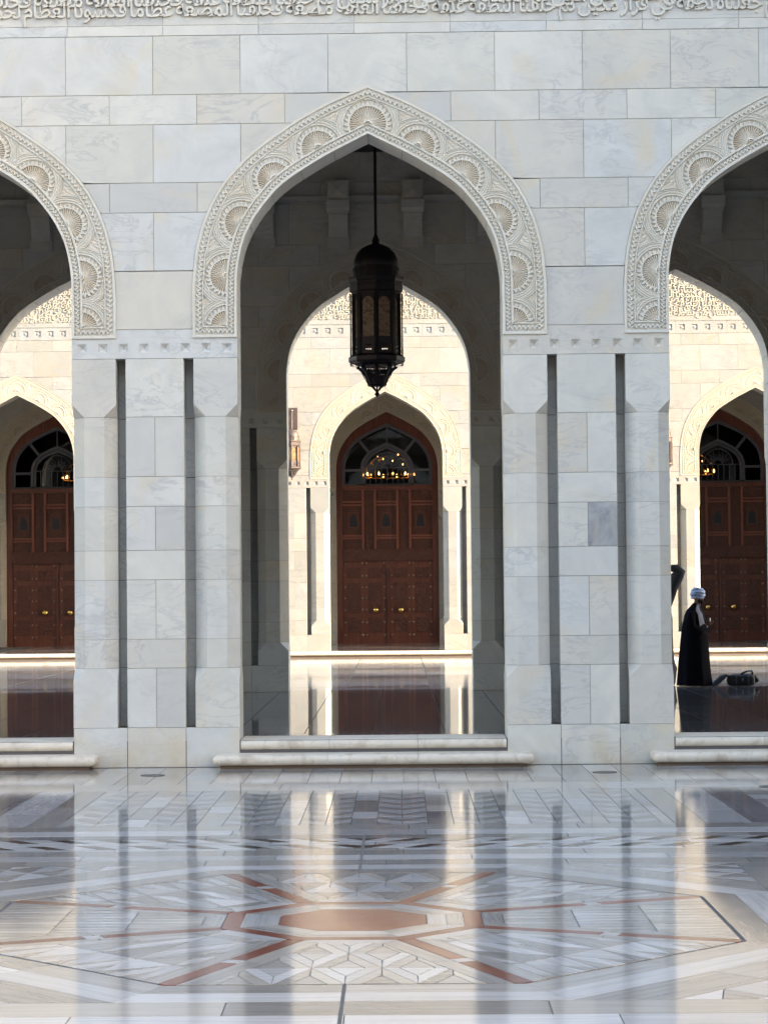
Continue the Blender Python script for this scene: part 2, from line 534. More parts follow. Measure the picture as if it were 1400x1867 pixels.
def frieze_mesh():
    """course with eight sunk pyramids and a raised middle between the carved arches"""
    m = MB(); z0, z1, z2 = 5.066 + GAP / 2, 5.318, 5.428 - GAP / 2
    sq = 0.057; pitch = 2 * PW / 8; zc = 5.195
    xs = [-PW + pitch * (i + .5) for i in range(8)]
    def quad(a, b, c, d): m.add([a, b, c, d], [(0, 1, 2, 3)])
    def fr(xa, xb, za, zb): quad((xa, 0, za), (xb, 0, za), (xb, 0, zb), (xa, 0, zb))
    fr(-PW, PW, z0, zc - sq); fr(-PW, PW, zc + sq, z1)
    x = -PW
    for c in xs:
        fr(x, c - sq, zc - sq, zc + sq); x = c + sq
        o = [(c - sq, zc - sq), (c + sq, zc - sq), (c + sq, zc + sq), (c - sq, zc + sq)]
        i2 = [(c + (px - c) * .84, zc + (pz - zc) * .84) for px, pz in o]
        v = [(px, 0, pz) for px, pz in o] + [(px, .010, pz) for px, pz in o] + [(px, .010, pz) for px, pz in i2] + [(c, .050, zc)]
        f = []
        for k in range(4):
            j = (k + 1) % 4
            f += [(k, j, 4 + j, 4 + k), (4 + k, 4 + j, 8 + j, 8 + k), (8 + k, 8 + j, 12)]
        m.add(v, f)
    fr(x, PW, zc - sq, zc + sq)
    e = 0.4765
    fr(-e, e, z1, z2)
    m.add([(-PW, 0, z0), (-PW, TW, z0), (PW, TW, z0), (PW, 0, z0), (-PW, 0, z1), (-PW, TW, z1), (PW, TW, z1), (PW, 0, z1)],
          [(0, 3, 2, 1), (0, 1, 5, 4), (3, 7, 6, 2), (1, 2, 6, 5)])
    m.add([(-PW, 0, z1), (-e, 0, z1), (-e, TW, z1), (-PW, TW, z1)], [(0, 1, 2, 3)])
    m.add([(e, 0, z1), (PW, 0, z1), (PW, TW, z1), (e, TW, z1)], [(0, 1, 2, 3)])
    m.add([(-e, 0, z1), (-e, TW, z1), (-e, TW, z2), (-e, 0, z2), (e, 0, z1), (e, TW, z1), (e, TW, z2), (e, 0, z2)], [(0, 3, 2, 1), (4, 5, 6, 7), (3, 7, 6, 2)])
    # jamb squares (shallow sunk) as small dark-edged recess frames
    return m.mesh('frieze_block', WALL)

def pier_pieces(zb, low):
    """list of (name, mesh, x offset, mirrored) for one pier. zb bottom, low = top of the plinth"""
    P = []
    cs = [low] + COURSES
    xL, xR = -PW, PW - SIDE
    for i, (a, b) in enumerate(zip(cs, cs[1:])):
        mode = 'low' if i == 0 else ('high' if i == len(cs) - 2 else 'shaft')
        me = pilaster_mesh(a, b, mode)
        P.append(('stone_block', me, xL)); P.append(('stone_block', me, xR))
        c0, c1 = xL + SIDE + SLOT, xR - SLOT
        if i % 2 == 0 and i != len(cs) - 2:
            h = rect_mesh(0, (c1 - c0) / 2, a, b)
            P.append(('stone_block', h, c0)); P.append(('stone_block', h, (c0 + c1) / 2))
        else:
            P.append(('stone_block', rect_mesh(0, c1 - c0, a, b), c0))
    s = SIDE + SLOT
    P.append(('stone_block', rect_mesh(0, s, zb, low), -PW)); P.append(('stone_block', rect_mesh(0, 2 * PW - 2 * s, zb, low), -PW + s)); P.append(('stone_block', rect_mesh(0, s, zb, low), PW - s))
    P.append(('frieze_block', FRIEZE, 0.0))
    # recessed core: slot backs with their joints, and the mortar behind every joint
    return P

def core_mesh(zb, low, sides=(-1, 1)):
    m = MB()
    cs = [low] + COURSES
    for sgn in sides:
        xa = (-PW + SIDE) if sgn < 0 else (PW - SIDE - SLOT)
        for a, b in zip(cs, cs[1:]):
            m.box(xa - .02, xa + SLOT + .02, .33, .42, a + .004, b - .004)
    return m.mesh('slot_back', WALL)

def mortar_mesh(zb, low):
    m = MB()
    m.box(-PW + .01, PW - .01, .012, TW - .01, zb, low)
    m.box(-PW + SIDE + SLOT + .006, PW - SIDE - SLOT - .006, .009, .5, low + .0002, 5.06)
    for s in (-1, 1):
        xa, xb = (-PW, -PW + SIDE) if s < 0 else (PW - SIDE, PW)
        m.loft([ring_rect(xa + .008, xb - .008, .008, TW - .008, CH, z) for z in (low + .0004, 5.061)])
    m.box(-PW + SIDE - .05, PW - SIDE + .05, .36, .5, low + .0006, 5.0605)
    return m.mesh('mortar_bed', MORTAR)

FRIEZE = frieze_mesh()

# wall stones over the pier: (z0, z1, joint positions relative to pier axis)
W1 = [(5.428, 6.157, [-HB, HB]), (6.157, 6.885, [-HB, 0, HB]), (6.885, 7.258, [-HB, -1.64, -.545, .545, 1.64, HB]), (7.258, 7.987, [-HB, -1.09, 0, 1.09, HB]),
      (7.987, 8.361, [-HB, -1.64, -.545, .545, 1.64, HB]), (8.361, 9.100, [-HB + .49, -1.09, 0, 1.09, HB - .49])]
W3 = W1 + [(9.100, 9.43, [-1.64 - .545, -1.64 + .0, -.545, .545, 1.64, 1.64 + .545])]
W3[-1] = (9.100, 9.43, [-HB, -1.64, -.545, .545, 1.64, HB])

def shrink(q):
    return inset(q, GAP / 2)

def wall_pieces(courses):
    out = []; beds = MB()
    for z0, z1, js in courses:
        for a, b in zip(js, js[1:]):
            for q in clip_block(a, b, z0, z1, (-HB, HB)):
                s = shrink(q)
                if area(s) < 0.003: continue
                vs, fs = prism(s, 0.0, TW)
                out.append(mesh('stone_block', vs, fs, WALL))
                n = len(q)
                beds.add([(x, .011, z) for x, z in q], [tuple(range(n))])
    return out, beds

# ------------------------------------------------------------------ carved arch (real relief as a height field)
FANS = [(0.0, 7.955, 1.10)]
for (x, z) in [(.617, 7.673), (1.169, 7.285), (1.577, 6.744), (1.762, 6.087), (1.762, 5.443)]:
    FANS += [(x, z, 1.0), (-x, z, 1.0)]

def relief(x, z, v, width, s):
    """depth (positive inwards), stain amount, region id (-1 border, k fan)"""
    din = v * width; dout = (1 - v) * width
    dbot = z - 5.32
    d = min(dout, dbot); inner = False
    if din - 0.0 < d: inner = True
    if dbot < min(dout, din): s = x
    if not inner:
        if d < .032: return (0.0, 0, -1)
        if d < .040: return (.012, 0, -1)
        if d < .125:
            u = (d - .040) / .085
            t = abs(((s / .056) % 1.0) * 2 - 1)
            c = .24 + .52 * t
            return ((0.0 if abs(u - c) < .22 else .020), 0.08, -1)
        if d < .142: return (.0, 0, -1)
        if d < .152: return (.018, 0, -1)
    else:
        d = din
        if d < .034: return (0.0, 0, -1)
        if d < .110:
            u = (d - .034) / .076
            t = abs(((s / .054) % 1.0) * 2 - 1)
            c = .24 + .52 * t
            return ((0.0 if abs(u - c) < .22 else .020), 0.08, -1)
        if d < .138: return (-.004, 0, -1)
    best = min(range(len(FANS)), key=lambda k: math.hypot(x - FANS[k][0], z - FANS[k][1]) / FANS[k][2])
    fx, fz, fs = FANS[best]
    r = math.hypot(x - fx, z - fz) / fs
    th = math.atan2(z - fz, x - fx)
    if r < .050:
        h = -.012 - .03 * math.sqrt(max(0, 1 - (r / .05)**2)) if r > .03 or r < .02 else -.014
        return (h, 0.1, best)
    if r < .205:
        fl = abs(math.sin(th * 21)) ** .8
        q = (r - .05) / .155
        return (.004 + .012 * math.sin(q * PI * .5) + (.028 * (1 - fl) - .008) * min(1, .15 + q), .38 + .62 * min(1, q * 1.3) * (1 - fl), best)
    if r < .222: return (.0, .15, best)
    if r < .272:
        q = (r - .222) / .05
        ph = (th / (2 * PI) * 28) % 1.0
        return ((.024 if abs(ph - .5) < .46 * q else .0), 0.15, best)
    if r < .360:
        q = (r - .272) / .088 * 3
        return (.015 * (0.5 + 0.5 * math.cos(2 * PI * q))**.8, 0.04, best)
    if r < .374: return (0.0, 0, best)
    # spandrel with a small leaf
    fl = .5 + .5 * math.cos((x * .6 + z) * 110 + best)
    return (.022 - .012 * fl * min(1, (r - .374) / .05), .35, best)

def carved_arch_meshes():
    NV = 100
    NS = int(INTL / .0056)
    I, _ = resample(INT, NS); E, _ = resample(EXT, NS)
    I[0].x = 1.645; E[0].x = 2.195
    import array
    pts = []; stains = []; reg = []
    base = -0.020
    half = []
    s = 0.0
    for i in range(NS):
        if i: s += ((I[i] - I[i - 1]).length + (E[i] - E[i - 1]).length) / 2
        w = (E[i] - I[i]).length
        row = []
        for j in range(NV):
            v = j / (NV - 1)
            p = I[i].lerp(E[i], v)
            row.append((p.x, p.y) + relief(p.x, p.y, v, w, s))
        half.append(row)
    rows = half + [[(-x, z, h, t, k) for (x, z, h, t, k) in r] for r in reversed(half[:-1])]
    # fan ids on the mirrored half
    def mir(k):
        if k <= 0: return k
        return k + 1 if k % 2 == 1 else k - 1
    for i in range(NS, len(rows)):
        rows[i] = [(x, z, h, t, mir(k)) for (x, z, h, t, k) in rows[i]]
    n = len(rows)
    V = [(x, base + h, z) for r in rows for (x, z, h, t, k) in r]
    S = [t for r in rows for (x, z, h, t, k) in r]
    faces = {}
    for i in range(n - 1):
        for j in range(NV - 1):
            k = max(rows[i][j][4], rows[i + 1][j][4], rows[i][j + 1][4], rows[i + 1][j + 1][4])
            # seen from the front: x decreases with i, v goes outwards
            faces.setdefault(k, []).append((i * NV + j, (i + 1) * NV + j, (i + 1) * NV + j + 1, i * NV + j + 1))
    out = {}
    for k, fs in faces.items():
        used = {}
        vs = []; st = []; nf = []
        for f in fs:
            g = []
            for q in f:
                if q not in used: used[q] = len(vs); vs.append(V[q]); st.append(S[q])
                g.append(used[q])
            nf.append(tuple(g[::-1]))
        if k == -1:
            # edges that return into the wall
            def skirt(idx):
                a = len(vs)
                for q in idx:
                    vs.append(V[q]); st.append(0); vs.append((V[q][0], .07, V[q][2])); st.append(0)
                for t in range(len(idx) - 1):
                    nf.append((a + 2 * t, a + 2 * t + 1, a + 2 * t + 3, a + 2 * t + 2))
            skirt([i * NV for i in range(n)]); skirt([i * NV + NV - 1 for i in range(n)])
            skirt([j for j in range(NV)]); skirt([(n - 1) * NV + j for j in range(NV)])
        me = mesh('zigzag_border' if k == -1 else 'shell_fan', vs, nf, CARVE)
        at = me.attributes.new('stain', 'FLOAT', 'POINT')
        at.data.foreach_set('value', st)
        out[k] = me
    return out

CARVED = carved_arch_meshes()

def voussoir_meshes():
    N = 7
    I, _ = resample(INT, N * 6 + 1); E, _ = resample(EXT, N * 6 + 1)
    I[0].x = 1.645; E[0].x = 2.195
    ms = []
    for k in range(N):
        a = [I[k * 6 + i] for i in range(7)]; b = [E[k * 6 + i] for i in range(7)]
        sh = lambda L: [L[0].lerp(L[1], .04)] + L[1:-1] + [L[-1].lerp(L[-2], .04)]
        a, b = sh(a), sh(b)
        for s in (1, -1):
            m = MB()
            rings = []
            for p, q in zip(a, b):
                if k == N - 1 and p.x < .003: p = Vector((.003, p.y)); q = Vector((.003, q.y))
                rings.append([(s * p.x, .012, p.y), (s * q.x, .06, q.y), (s * q.x, TW, q.y), (s * p.x, TW, p.y)][::s])
            m.loft(rings)
            ms.append(m.mesh('voussoir', WALL))
    c = MB()
    for s in (1, -1):
        c.loft([[(s * (p.x + (.008 if p.y < 7.8 else 0)), .03, p.y + .006), (s * q.x, .065, q.y), (s * q.x, TW - .01, q.y), (s * (p.x + (.008 if p.y < 7.8 else 0)), TW - .012, p.y + .006)][::s] for p, q in zip(I[::2], E[::2])])
    return ms, c.mesh('mortar_bed', MORTAR)

VOUS, VCORE = voussoir_meshes()

# ------------------------------------------------------------------ Arabic lettering (shaped by hand into presentation forms)
FORMS = {}
def _f(ch, iso, kind):
    FORMS[ch] = (iso, kind)
for ch, iso, k in [('ا', 0xFE8D, 2), ('ب', 0xFE8F, 4), ('ة', 0xFE93, 2), ('ت', 0xFE95, 4), ('ث', 0xFE99, 4), ('ج', 0xFE9D, 4), ('ح', 0xFEA1, 4), ('خ', 0xFEA5, 4), ('د', 0xFEA9, 2), ('ذ', 0xFEAB, 2), ('ر', 0xFEAD, 2), ('ز', 0xFEAF, 2), ('س', 0xFEB1, 4), ('ش', 0xFEB5, 4), ('ص', 0xFEB9, 4), ('ض', 0xFEBD, 4), ('ط', 0xFEC1, 4), ('ظ', 0xFEC5, 4), ('ع', 0xFEC9, 4), ('غ', 0xFECD, 4), ('ف', 0xFED1, 4), ('ق', 0xFED5, 4), ('ك', 0xFED9, 4), ('ل', 0xFEDD, 4), ('م', 0xFEE1, 4), ('ن', 0xFEE5, 4), ('ه', 0xFEE9, 4), ('و', 0xFEED, 2), ('ى', 0xFEEF, 2), ('ي', 0xFEF1, 4), ('أ', 0xFE83, 2)]:
    _f(ch, iso, k)
def shape(txt):
    txt = txt.replace('لا', '\u0001')
    out = []
    def dual(c): return c in FORMS and FORMS[c][1] == 4
    def joins(c): return c in FORMS or c == '\u0001'
    for i, c in enumerate(txt):
        p = txt[i - 1] if i else ' '; n = txt[i + 1] if i + 1 < len(txt) else ' '
        if c == '\u0001': out.append(chr(0xFEFC if dual(p) else 0xFEFB)); continue
        if c not in FORMS: out.append(c); continue
        iso, k = FORMS[c]
        jp = dual(p); jn = k == 4 and joins(n)
        out.append(chr(iso + (3 if jp and jn else 2 if jn else 1 if jp else 0)))
    return ''.join(reversed(out))

VERSE = 'ولقد خلقنا الانسان من سلالة من طين ثم جعلناه نطفة في قرار مكين ثم خلقنا النطفة علقة فخلقنا العلقة مضغة فخلقنا المضغة عظاما فكسونا العظام لحما ثم انشاناه خلقا اخر فتبارك الله احسن الخالقين'

def lettering(txt, size, zs, bold=.003, ext=.012, space=.95):
    cu = bpy.data.curves.new('lettering', 'FONT')
    cu.body = shape(txt); cu.size = size; cu.extrude = ext; cu.offset = bold; cu.space_character = space; cu.space_word = .55
    cu.resolution_u = 2; cu.align_x = 'CENTER'
    o = bpy.data.objects.new('lettering', cu); COL.objects.link(o)
    dg = bpy.context.evaluated_depsgraph_get(); dg.update()
    me = bpy.data.meshes.new_from_object(o.evaluated_get(dg))
    COL.objects.unlink(o); bpy.data.objects.remove(o)
    for v in me.vertices:
        x, y, z = v.co
        v.co = (x, -z, y * zs)
    # letters overlap at their joins: set each outline a hair in front of the last
    bm = bmesh.new(); bm.from_mesh(me); bm.verts.ensure_lookup_table()
    seen = set(); n = 0
    for v in bm.verts:
        if v in seen: continue
        st = [v]; seen.add(v); grp = []
        while st:
            a = st.pop(); grp.append(a)
            for e in a.link_edges:
                b = e.other_vert(a)
                if b not in seen: seen.add(b); st.append(b)
        for a in grp: a.co.y -= .0012 * (n % 5)
        n += 1
    bm.to_mesh(me); bm.free()
    me.materials.clear()
    return me

# ------------------------------------------------------------------ arcades
def arcade(name, y0, zb, low, cells, far_cells, label, cat, courses, arches, near_group=None):
    root = empty(name, (0, y0, 0)); tag(root, label, cat)
    PP = pier_pieces(zb, low); CORE = core_mesh(zb, low); CORE1 = core_mesh(zb, low, (-1,)); CORE2 = core_mesh(zb, low, (1,)); MOR = mortar_mesh(zb, low)
    WP, BED = wall_pieces(courses)
    bed_me = BED.mesh('mortar_bed', MORTAR)
    for c in cells:
        pr = empty('pier', (c, 0, 0), root)
        for q, (nm, me, dx) in enumerate(PP):
            o = obj(nm, me, None, pr, (dx, 0, 0))
            if name == 'front_arcade' and c > 0 and q == 17:
                o.material_slots[0].link = 'OBJECT'; o.material_slots[0].material = GREYB
        obj('slot_back', CORE1, None, pr); obj('slot_back', CORE2, None, pr); obj('mortar_bed', MOR, None, pr)
        for me in WP: obj('stone_block', me, None, root, (c, 0, 0))
        obj('mortar_bed', bed_me, None, root, (c, 0, 0))
    if far_cells:
        fm = MB()
        def app(me, dx):
            fm.add([(v.co.x + dx, v.co.y, v.co.z) for v in me.vertices], [tuple(p.vertices) for p in me.polygons])
        for nm, me, dx in PP: app(me, dx)
        app(CORE, 0)
        for me in WP: app(me, 0)
        fme = fm.mesh('masonry', WALL)
        for c in far_cells:
            tag(obj('masonry', fme, None, root, (c, 0, 0)), kind='stuff')
            obj('mortar_bed', MOR, None, root, (c, 0, 0)); obj('mortar_bed', bed_me, None, root, (c, 0, 0))
    for a in arches:
        b = obj('zigzag_border', CARVED[-1], None, root, (a, 0, 0)); b.name = 'carved_arch'
        if name == 'sunlit_arcade': b.scale = (1, .45, 1)
        for k in sorted(CARVED):
            if k >= 0: obj('shell_fan', CARVED[k], None, b)
        for me in VOUS: obj('voussoir', me, None, root, (a, 0, 0))
        obj('mortar_bed', VCORE, None, root, (a, 0, 0))
        # stone straddling the axis above the apex
        for z0, z1, js in courses:
            if abs(z0 - 8.361) < .01:
                for q in clip_block(-.49, .49, z0, z1, (0,)):
                    vs, fs = prism(shrink(q), 0, TW); obj('stone_block', mesh('stone_block', vs, fs, WALL), None, root, (a, 0, 0))
                    obj('mortar_bed', mesh('mortar_bed', [(x, .011, z) for x, z in q], [tuple(range(len(q)))], MORTAR), None, root, (a, 0, 0))
    return root

def segs(x0, x1, z0, z1, joints, y0, y1, parent, name, mat=WALL):
    js = [x0] + [j for j in joints if x0 < j < x1] + [x1]
    for a, b in zip(js, js[1:]):
        p = [(a + .002, z0), (b - .002, z0), (b - .002, z1), (a + .002, z1)]
        vs, fs = prism(p, y0, y1); obj(name, mesh(name, vs, fs, mat), None, parent)

C2 = [-HB, HB]; C4 = [-1.5 * BAY, -HB, HB, 1.5 * BAY]
# --- front arcade
A1 = arcade('front_arcade', 0.0, 0.0, .492, C2, [-2.5 * BAY, -1.5 * BAY, 1.5 * BAY, 2.5 * BAY],
            'shaded white marble arcade nearest the camera, carved arches and inscription band on top', 'arcade', W1, [-2 * BAY, -BAY, 0, BAY, 2 * BAY])
jt = [-4.93 + 1.193 * k for k in range(-8, 17)]
segs(-16, 16, 9.103, 9.226, jt, 0.0, TW, A1, 'trim_block')
segs(-16, 16, 9.236, 10.55, jt, 0.012, TW, A1, 'inscription_slab')
mb = MB(); mb.box(-16, 16, .02, TW, 9.10, 12.5); mb.box(-16, 16, -.25, .8, 11.9, 12.5); mb.build('parapet', WALL, A1)
V = VERSE.split(' ')
def line(a, b): return ' '.join((V + V)[a:b])
def band(parent, y, rows):
    for txt, size, zs, x, z, w in rows:
        me = lettering(txt, size, zs)
        xs = [v.co.x for v in me.vertices]; sc = w / (max(xs) - min(xs)); xm = (max(xs) + min(xs)) / 2
        for v in me.vertices: v.co.x = (v.co.x - xm) * sc
        me.materials.append(CARVE)
        lo = obj('raised_lettering', me, None, parent, (x, y - .007 * rows.index((txt, size, zs, x, z, w)), z))
        if parent.name == 'sunlit_arcade': lo.scale = (1, .5, 1); lo.location.y = .004 - .0035 * rows.index((txt, size, zs, x, z, w))
band(A1, .0, [(line(6, 28), .27, 1.1, 0, 9.345, 11.2), (line(0, 22), .27, 1.15, 0.07, 9.475, 11.3), (line(12, 34), .27, 1.15, -.05, 9.60, 11.2), (line(3, 25), .27, 1.15, 0, 9.735, 11.0), (line(9, 31), .27, 1.15, 0.03, 9.87, 11.0)])

# --- rear arcade of the gallery
Y2 = 12.55
A2 = arcade('rear_arcade', Y2, .333, .81, C4, [-2.5 * BAY, 2.5 * BAY],
            'dark shaded marble arcade behind the hanging lantern, at the back of the gallery', 'arcade', W1, [-2 * BAY, -BAY, 0, BAY, 2 * BAY])
mb = MB(); mb.box(-16, 16, .03, TW, 9.10, 15.2); mb.box(-16, 16, -.0, TW + .3, 14.4, 15.2); mb.build('upper_wall', WALL, A2)
segs(-13, 13, 9.24, 9.485, [-12 + 1.1 * k for k in range(24)], 0.0, .1, A2, 'stone_block')
segs(-13, 13, 9.49, 10.02, [-12.4 + 1.1 * k for k in range(24)], 0.004, .1, A2, 'stone_block')
mb = MB(); mb.loft([[(-13, -d, z), (13, -d, z), (13, .06, z), (-13, .06, z)] for z, d in ((9.146, .0), (9.215, .09), (9.236, .09))]); mb.build('string_course', WALL, A2)
segs(-13, 13, 9.104, 9.143, [], 0.006, .1, A2, 'stone_block')
# corbels: square block with a raised pyramid, moulded cap, curved bracket
def corbel_parts():
    a = MB(); h = .195
    a.box(-h, h, -.30, .05, 9.115, 9.475)
    z = 9.295; r = h * .86
    a.add([(-r, -.301, z - r * .9), (r, -.301, z - r * .9), (r, -.301, z + r * .9), (-r, -.301, z + r * .9), (0, -.345, z)], [(0, 1, 4), (1, 2, 4), (2, 3, 4), (3, 0, 4)])
    b = MB(); b.loft([[(-w, -d, z), (w, -d, z), (w, .05, z), (-w, .05, z)] for z, d, w in [(8.88, .27, .185), (8.93, .29, .20), (8.96, .33, .205), (9.108, .36, .205)]])
    c = MB(); c.loft([[(-w, -d, z), (w, -d, z), (w, .05, z), (-w, .05, z)] for z, d, w in [(8.29, .05, .20), (8.47, .055, .20), (8.476, .09, .175), (8.55, .11, .172), (8.65, .15, .17), (8.76, .21, .168), (8.875, .255, .168)]])
    return a.mesh('pyramid_block', WALL), b.mesh('corbel_cap', WALL), c.mesh('bracket', WALL)
CB = corbel_parts()
for k in range(-8, 9):
    x = -.02 + (k + .5) * BAY / 4
    if abs(x) > 9.5: continue
    o = obj('corbel', CB[2], None, A2, (x, 0, 0))
    obj('pyramid_block', CB[0], None, o); obj('corbel_cap', CB[1], None, o)

# --- sunlit arcade across the inner court
Y3 = 37.5
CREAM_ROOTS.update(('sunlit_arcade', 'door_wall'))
A3 = arcade('sunlit_arcade', Y3, .333, .81, C4, [-2.5 * BAY, 2.5 * BAY],
            'sunlit cream arcade across the inner court, seen through the arches', 'arcade', W3, [-2 * BAY, -BAY, 0, BAY, 2 * BAY])
def diamond_row(parent, z0, z1, x0, x1):
    p = .366; zc = (z0 + z1) / 2; sq = .085
    n = int((x1 - x0) / p)
    for grp in range(0, n, 4):
        m = MB()
        k = min(4, n - grp)
        xa = x0 + grp * p; xb = xa + k * p
        def fr(a, b, c, d):
            if b - a > 1e-5: m.add([(a, 0, c), (b, 0, c), (b, 0, d), (a, 0, d)], [(0, 1, 2, 3)])
        fr(xa + .002, xb - .002, z0, zc - sq); fr(xa + .002, xb - .002, zc + sq, z1)
        x = xa + .002
        for i in range(k):
            c = xa + (i + .5) * p
            fr(x, c - sq, zc - sq, zc + sq); x = c + sq
            o = [(c - sq, zc - sq), (c + sq, zc - sq), (c + sq, zc + sq), (c - sq, zc + sq)]
            i2 = [(c + (px - c) * .62, zc + (pz - zc) * .62) for px, pz in o]
            v = [(px, 0, pz) for px, pz in o] + [(px, .022, pz) for px, pz in o] + [(px, .022, pz) for px, pz in i2] + [(c, .004, zc)]
            f = []
            for q in range(4):
                j = (q + 1) % 4
                f += [(q, j, 4 + j, 4 + q), (4 + q, 4 + j, 8 + j, 8 + q), (8 + q, 8 + j, 12)]
            m.add(v, f)
        fr(x, xb - .002, zc - sq, zc + sq)
        m.build('diamond_slab', WALL, parent)
diamond_row(A3, 9.436, 9.80, -12.08, 12.08)
segs(-12.1, 12.1, 9.82, 11.6, [-12 + 1.193 * k for k in range(24)], .012, TW, A3, 'inscription_slab')
mb = MB(); mb.box(-16, 16, .06, TW, 9.43, 13.0); mb.build('upper_wall', WALL, A3)
mb = MB(); mb.box(-12.1, 12.1, -.012, .05, 9.803, 9.818); mb.build('fillet', WALL, A3)
band(A3, .0, [(line(k * 5 % 30, k * 5 % 30 - 0 + 38), .29, 1.1, .1 * (k % 3), 9.955 + .132 * k, 22.6) for k in range(9)])

# --- hall wall holding the doors
Y4 = 45.0
A4 = arcade('door_wall', Y4, .333, .81, C4, [-2.5 * BAY, 2.5 * BAY],
            'shaded marble wall of the prayer hall around the tall wooden doors', 'wall', W1, [-2 * BAY, -BAY, 0, BAY, 2 * BAY])
mb = MB(); mb.box(-16, 16, .03, TW, 9.10, 12.9); mb.build('upper_wall', WALL, A4)

# --- roofs and ceilings, ends of the galleries
def slab(name, x0, x1, y0, y1, z0, z1, mat, kind='structure'):
    m = MB(); m.box(x0, x1, y0, y1, z0, z1); return tag(m.build(name, mat), kind=kind)
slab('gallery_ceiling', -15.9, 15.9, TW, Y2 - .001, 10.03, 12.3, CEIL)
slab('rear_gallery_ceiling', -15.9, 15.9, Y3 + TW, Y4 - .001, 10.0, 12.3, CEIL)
# unseen wings and hall, added to shade and shape the court light
def wing(x0, x1, y0, y1, h, label, mat):
    root = empty('unseen_wing', ((x0 + x1) / 2, (y0 + y1) / 2, 0)); tag(root, label, 'building')
    cx, cy = (x0 + x1) / 2, (y0 + y1) / 2
    m = MB(); m.box(x0 - cx, x1 - cx, y0 - cy, y1 - cy, -.1, h - .6); m.build('wall', mat, root)
    m = MB(); m.box(x0 - cx - .35, x1 - cx + .35, y0 - cy - .35, y1 - cy + .35, h - .598, h); m.build('cornice', mat, root)
wing(22, 38, -25, Y2 + TW, 25, 'tall unseen pale stone wing added on the right to shade the court', WALL)  # added so the foreground court and front wall lie in shade
wing(-70, -45, -60, Y2 + TW, 10, 'unseen pale stone wing added on the left to shape the court light', WALL)  # added out of view to shape light from the left
wing(-26, 40, -84, -58, 24, 'long unseen dark hall added opposite the front arcade to cut low sky light', SCREEN)  # added out of view and kept dark, blocks low sky into the gallery
for i, x in enumerate((-16.5, 15.9)):
    mb = MB(); mb.box(x, x + .6, 0, Y2 + TW, 0, 12.3)
    tag(mb.build('gallery_end_wall', WALL), ['plain stone wall closing the left end of the gallery', 'plain stone wall closing the right end of the gallery'][i], 'wall')
for i, x in enumerate((-16.5, 15.9)):
    mb = MB(); mb.box(x, x + .6, Y3, Y4 + TW, 0, 12.3)
    tag(mb.build('gallery_end_wall', WALL), ['plain stone wall closing the left end of the far gallery', 'plain stone wall closing the right end of the far gallery'][i], 'wall')
# dark hall behind the doors
mb = MB()
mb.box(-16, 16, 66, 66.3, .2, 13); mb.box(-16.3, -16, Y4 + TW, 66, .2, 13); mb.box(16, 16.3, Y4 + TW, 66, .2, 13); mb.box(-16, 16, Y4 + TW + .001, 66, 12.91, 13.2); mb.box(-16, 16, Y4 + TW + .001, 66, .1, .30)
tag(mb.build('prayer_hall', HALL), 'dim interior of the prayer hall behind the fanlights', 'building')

# ------------------------------------------------------------------ floors
slab('ground', -400, 400, -400, 400, -.30, -.06, ROOFM)
court = slab('courtyard_floor', -60, 60, -70, -.001, -.055, -.005, GROUT)
gal = slab('gallery_floor', -15.9, 15.9, .001, 13.80, -.05, .328, GROUT)
inner = slab('inner_court_floor', -60, 60, 13.801, 37.0, -.05, .162, GROUT)
rgal = slab('rear_gallery_floor', -15.9, 15.9, 37.05, Y4 + TW - .01, -.05, .329, GROUT)

COUNT = {}
REST = {}
def tile_mesh(name, poly, mat, ang=0.0, z=0.0, gap=.0016, th=.004):
    q = inset(poly, gap)
    if area(q) <= 0 or area(q) > area(poly): return None
    n = len(q)
    mx = sum(p[0] for p in q) / n; my = sum(p[1] for p in q) / n
    ex = max(abs(p[0] - mx) for p in q) + .01; ey = max(abs(p[1] - my) for p in q) + .01
    tx = random.gauss(0, 1) * min(.00022, .0004 / ex); ty = random.gauss(0, 1) * min(.00016, .0003 / ey)
    vs = [(x, y, z + tx * (x - mx) + ty * (y - my)) for x, y in q] + [(x, y, z - th) for x, y in q]
    fs = [tuple(range(n))] + [(i, i + n, (i + 1) % n + n, (i + 1) % n) for i in range(n)]
    me = mesh(name, vs, fs, mat)
    uv = me.uv_layers.new(name='grain')
    ca, sa = math.cos(ang), math.sin(ang)
    for lp in me.loops:
        x, y, _ = me.vertices[lp.vertex_index].co
        uv.data[lp.index].uv = (x * ca + y * sa, -x * sa + y * ca)
    return me
def tile(name, poly, mat, ang=0.0, parent=None, z=0.0, gap=.0034):
    if area(poly) < 0: poly = poly[::-1]
    me = tile_mesh(name, poly, mat, ang, z, gap)
    if me is None: return
    key = (parent.name, name)
    COUNT[key] = COUNT.get(key, 0) + 1
    if COUNT[key] > 296:
        REST.setdefault((parent.name, name, mat.name), []).append(me); return
    obj(name, me, None, parent)
def flush_rest():
    for (pn, name, mn), ms in REST.items():
        bm = bmesh.new()
        for me in ms: bm.from_mesh(me)
        me = bpy.data.meshes.new(name + '_field'); bm.to_mesh(me); bm.free()
        me.materials.append(bpy.data.materials[mn])
        tag(obj(name + '_field', me, None, bpy.data.objects[pn]), kind='stuff')
        for m in ms: bpy.data.meshes.remove(m)
    REST.clear()

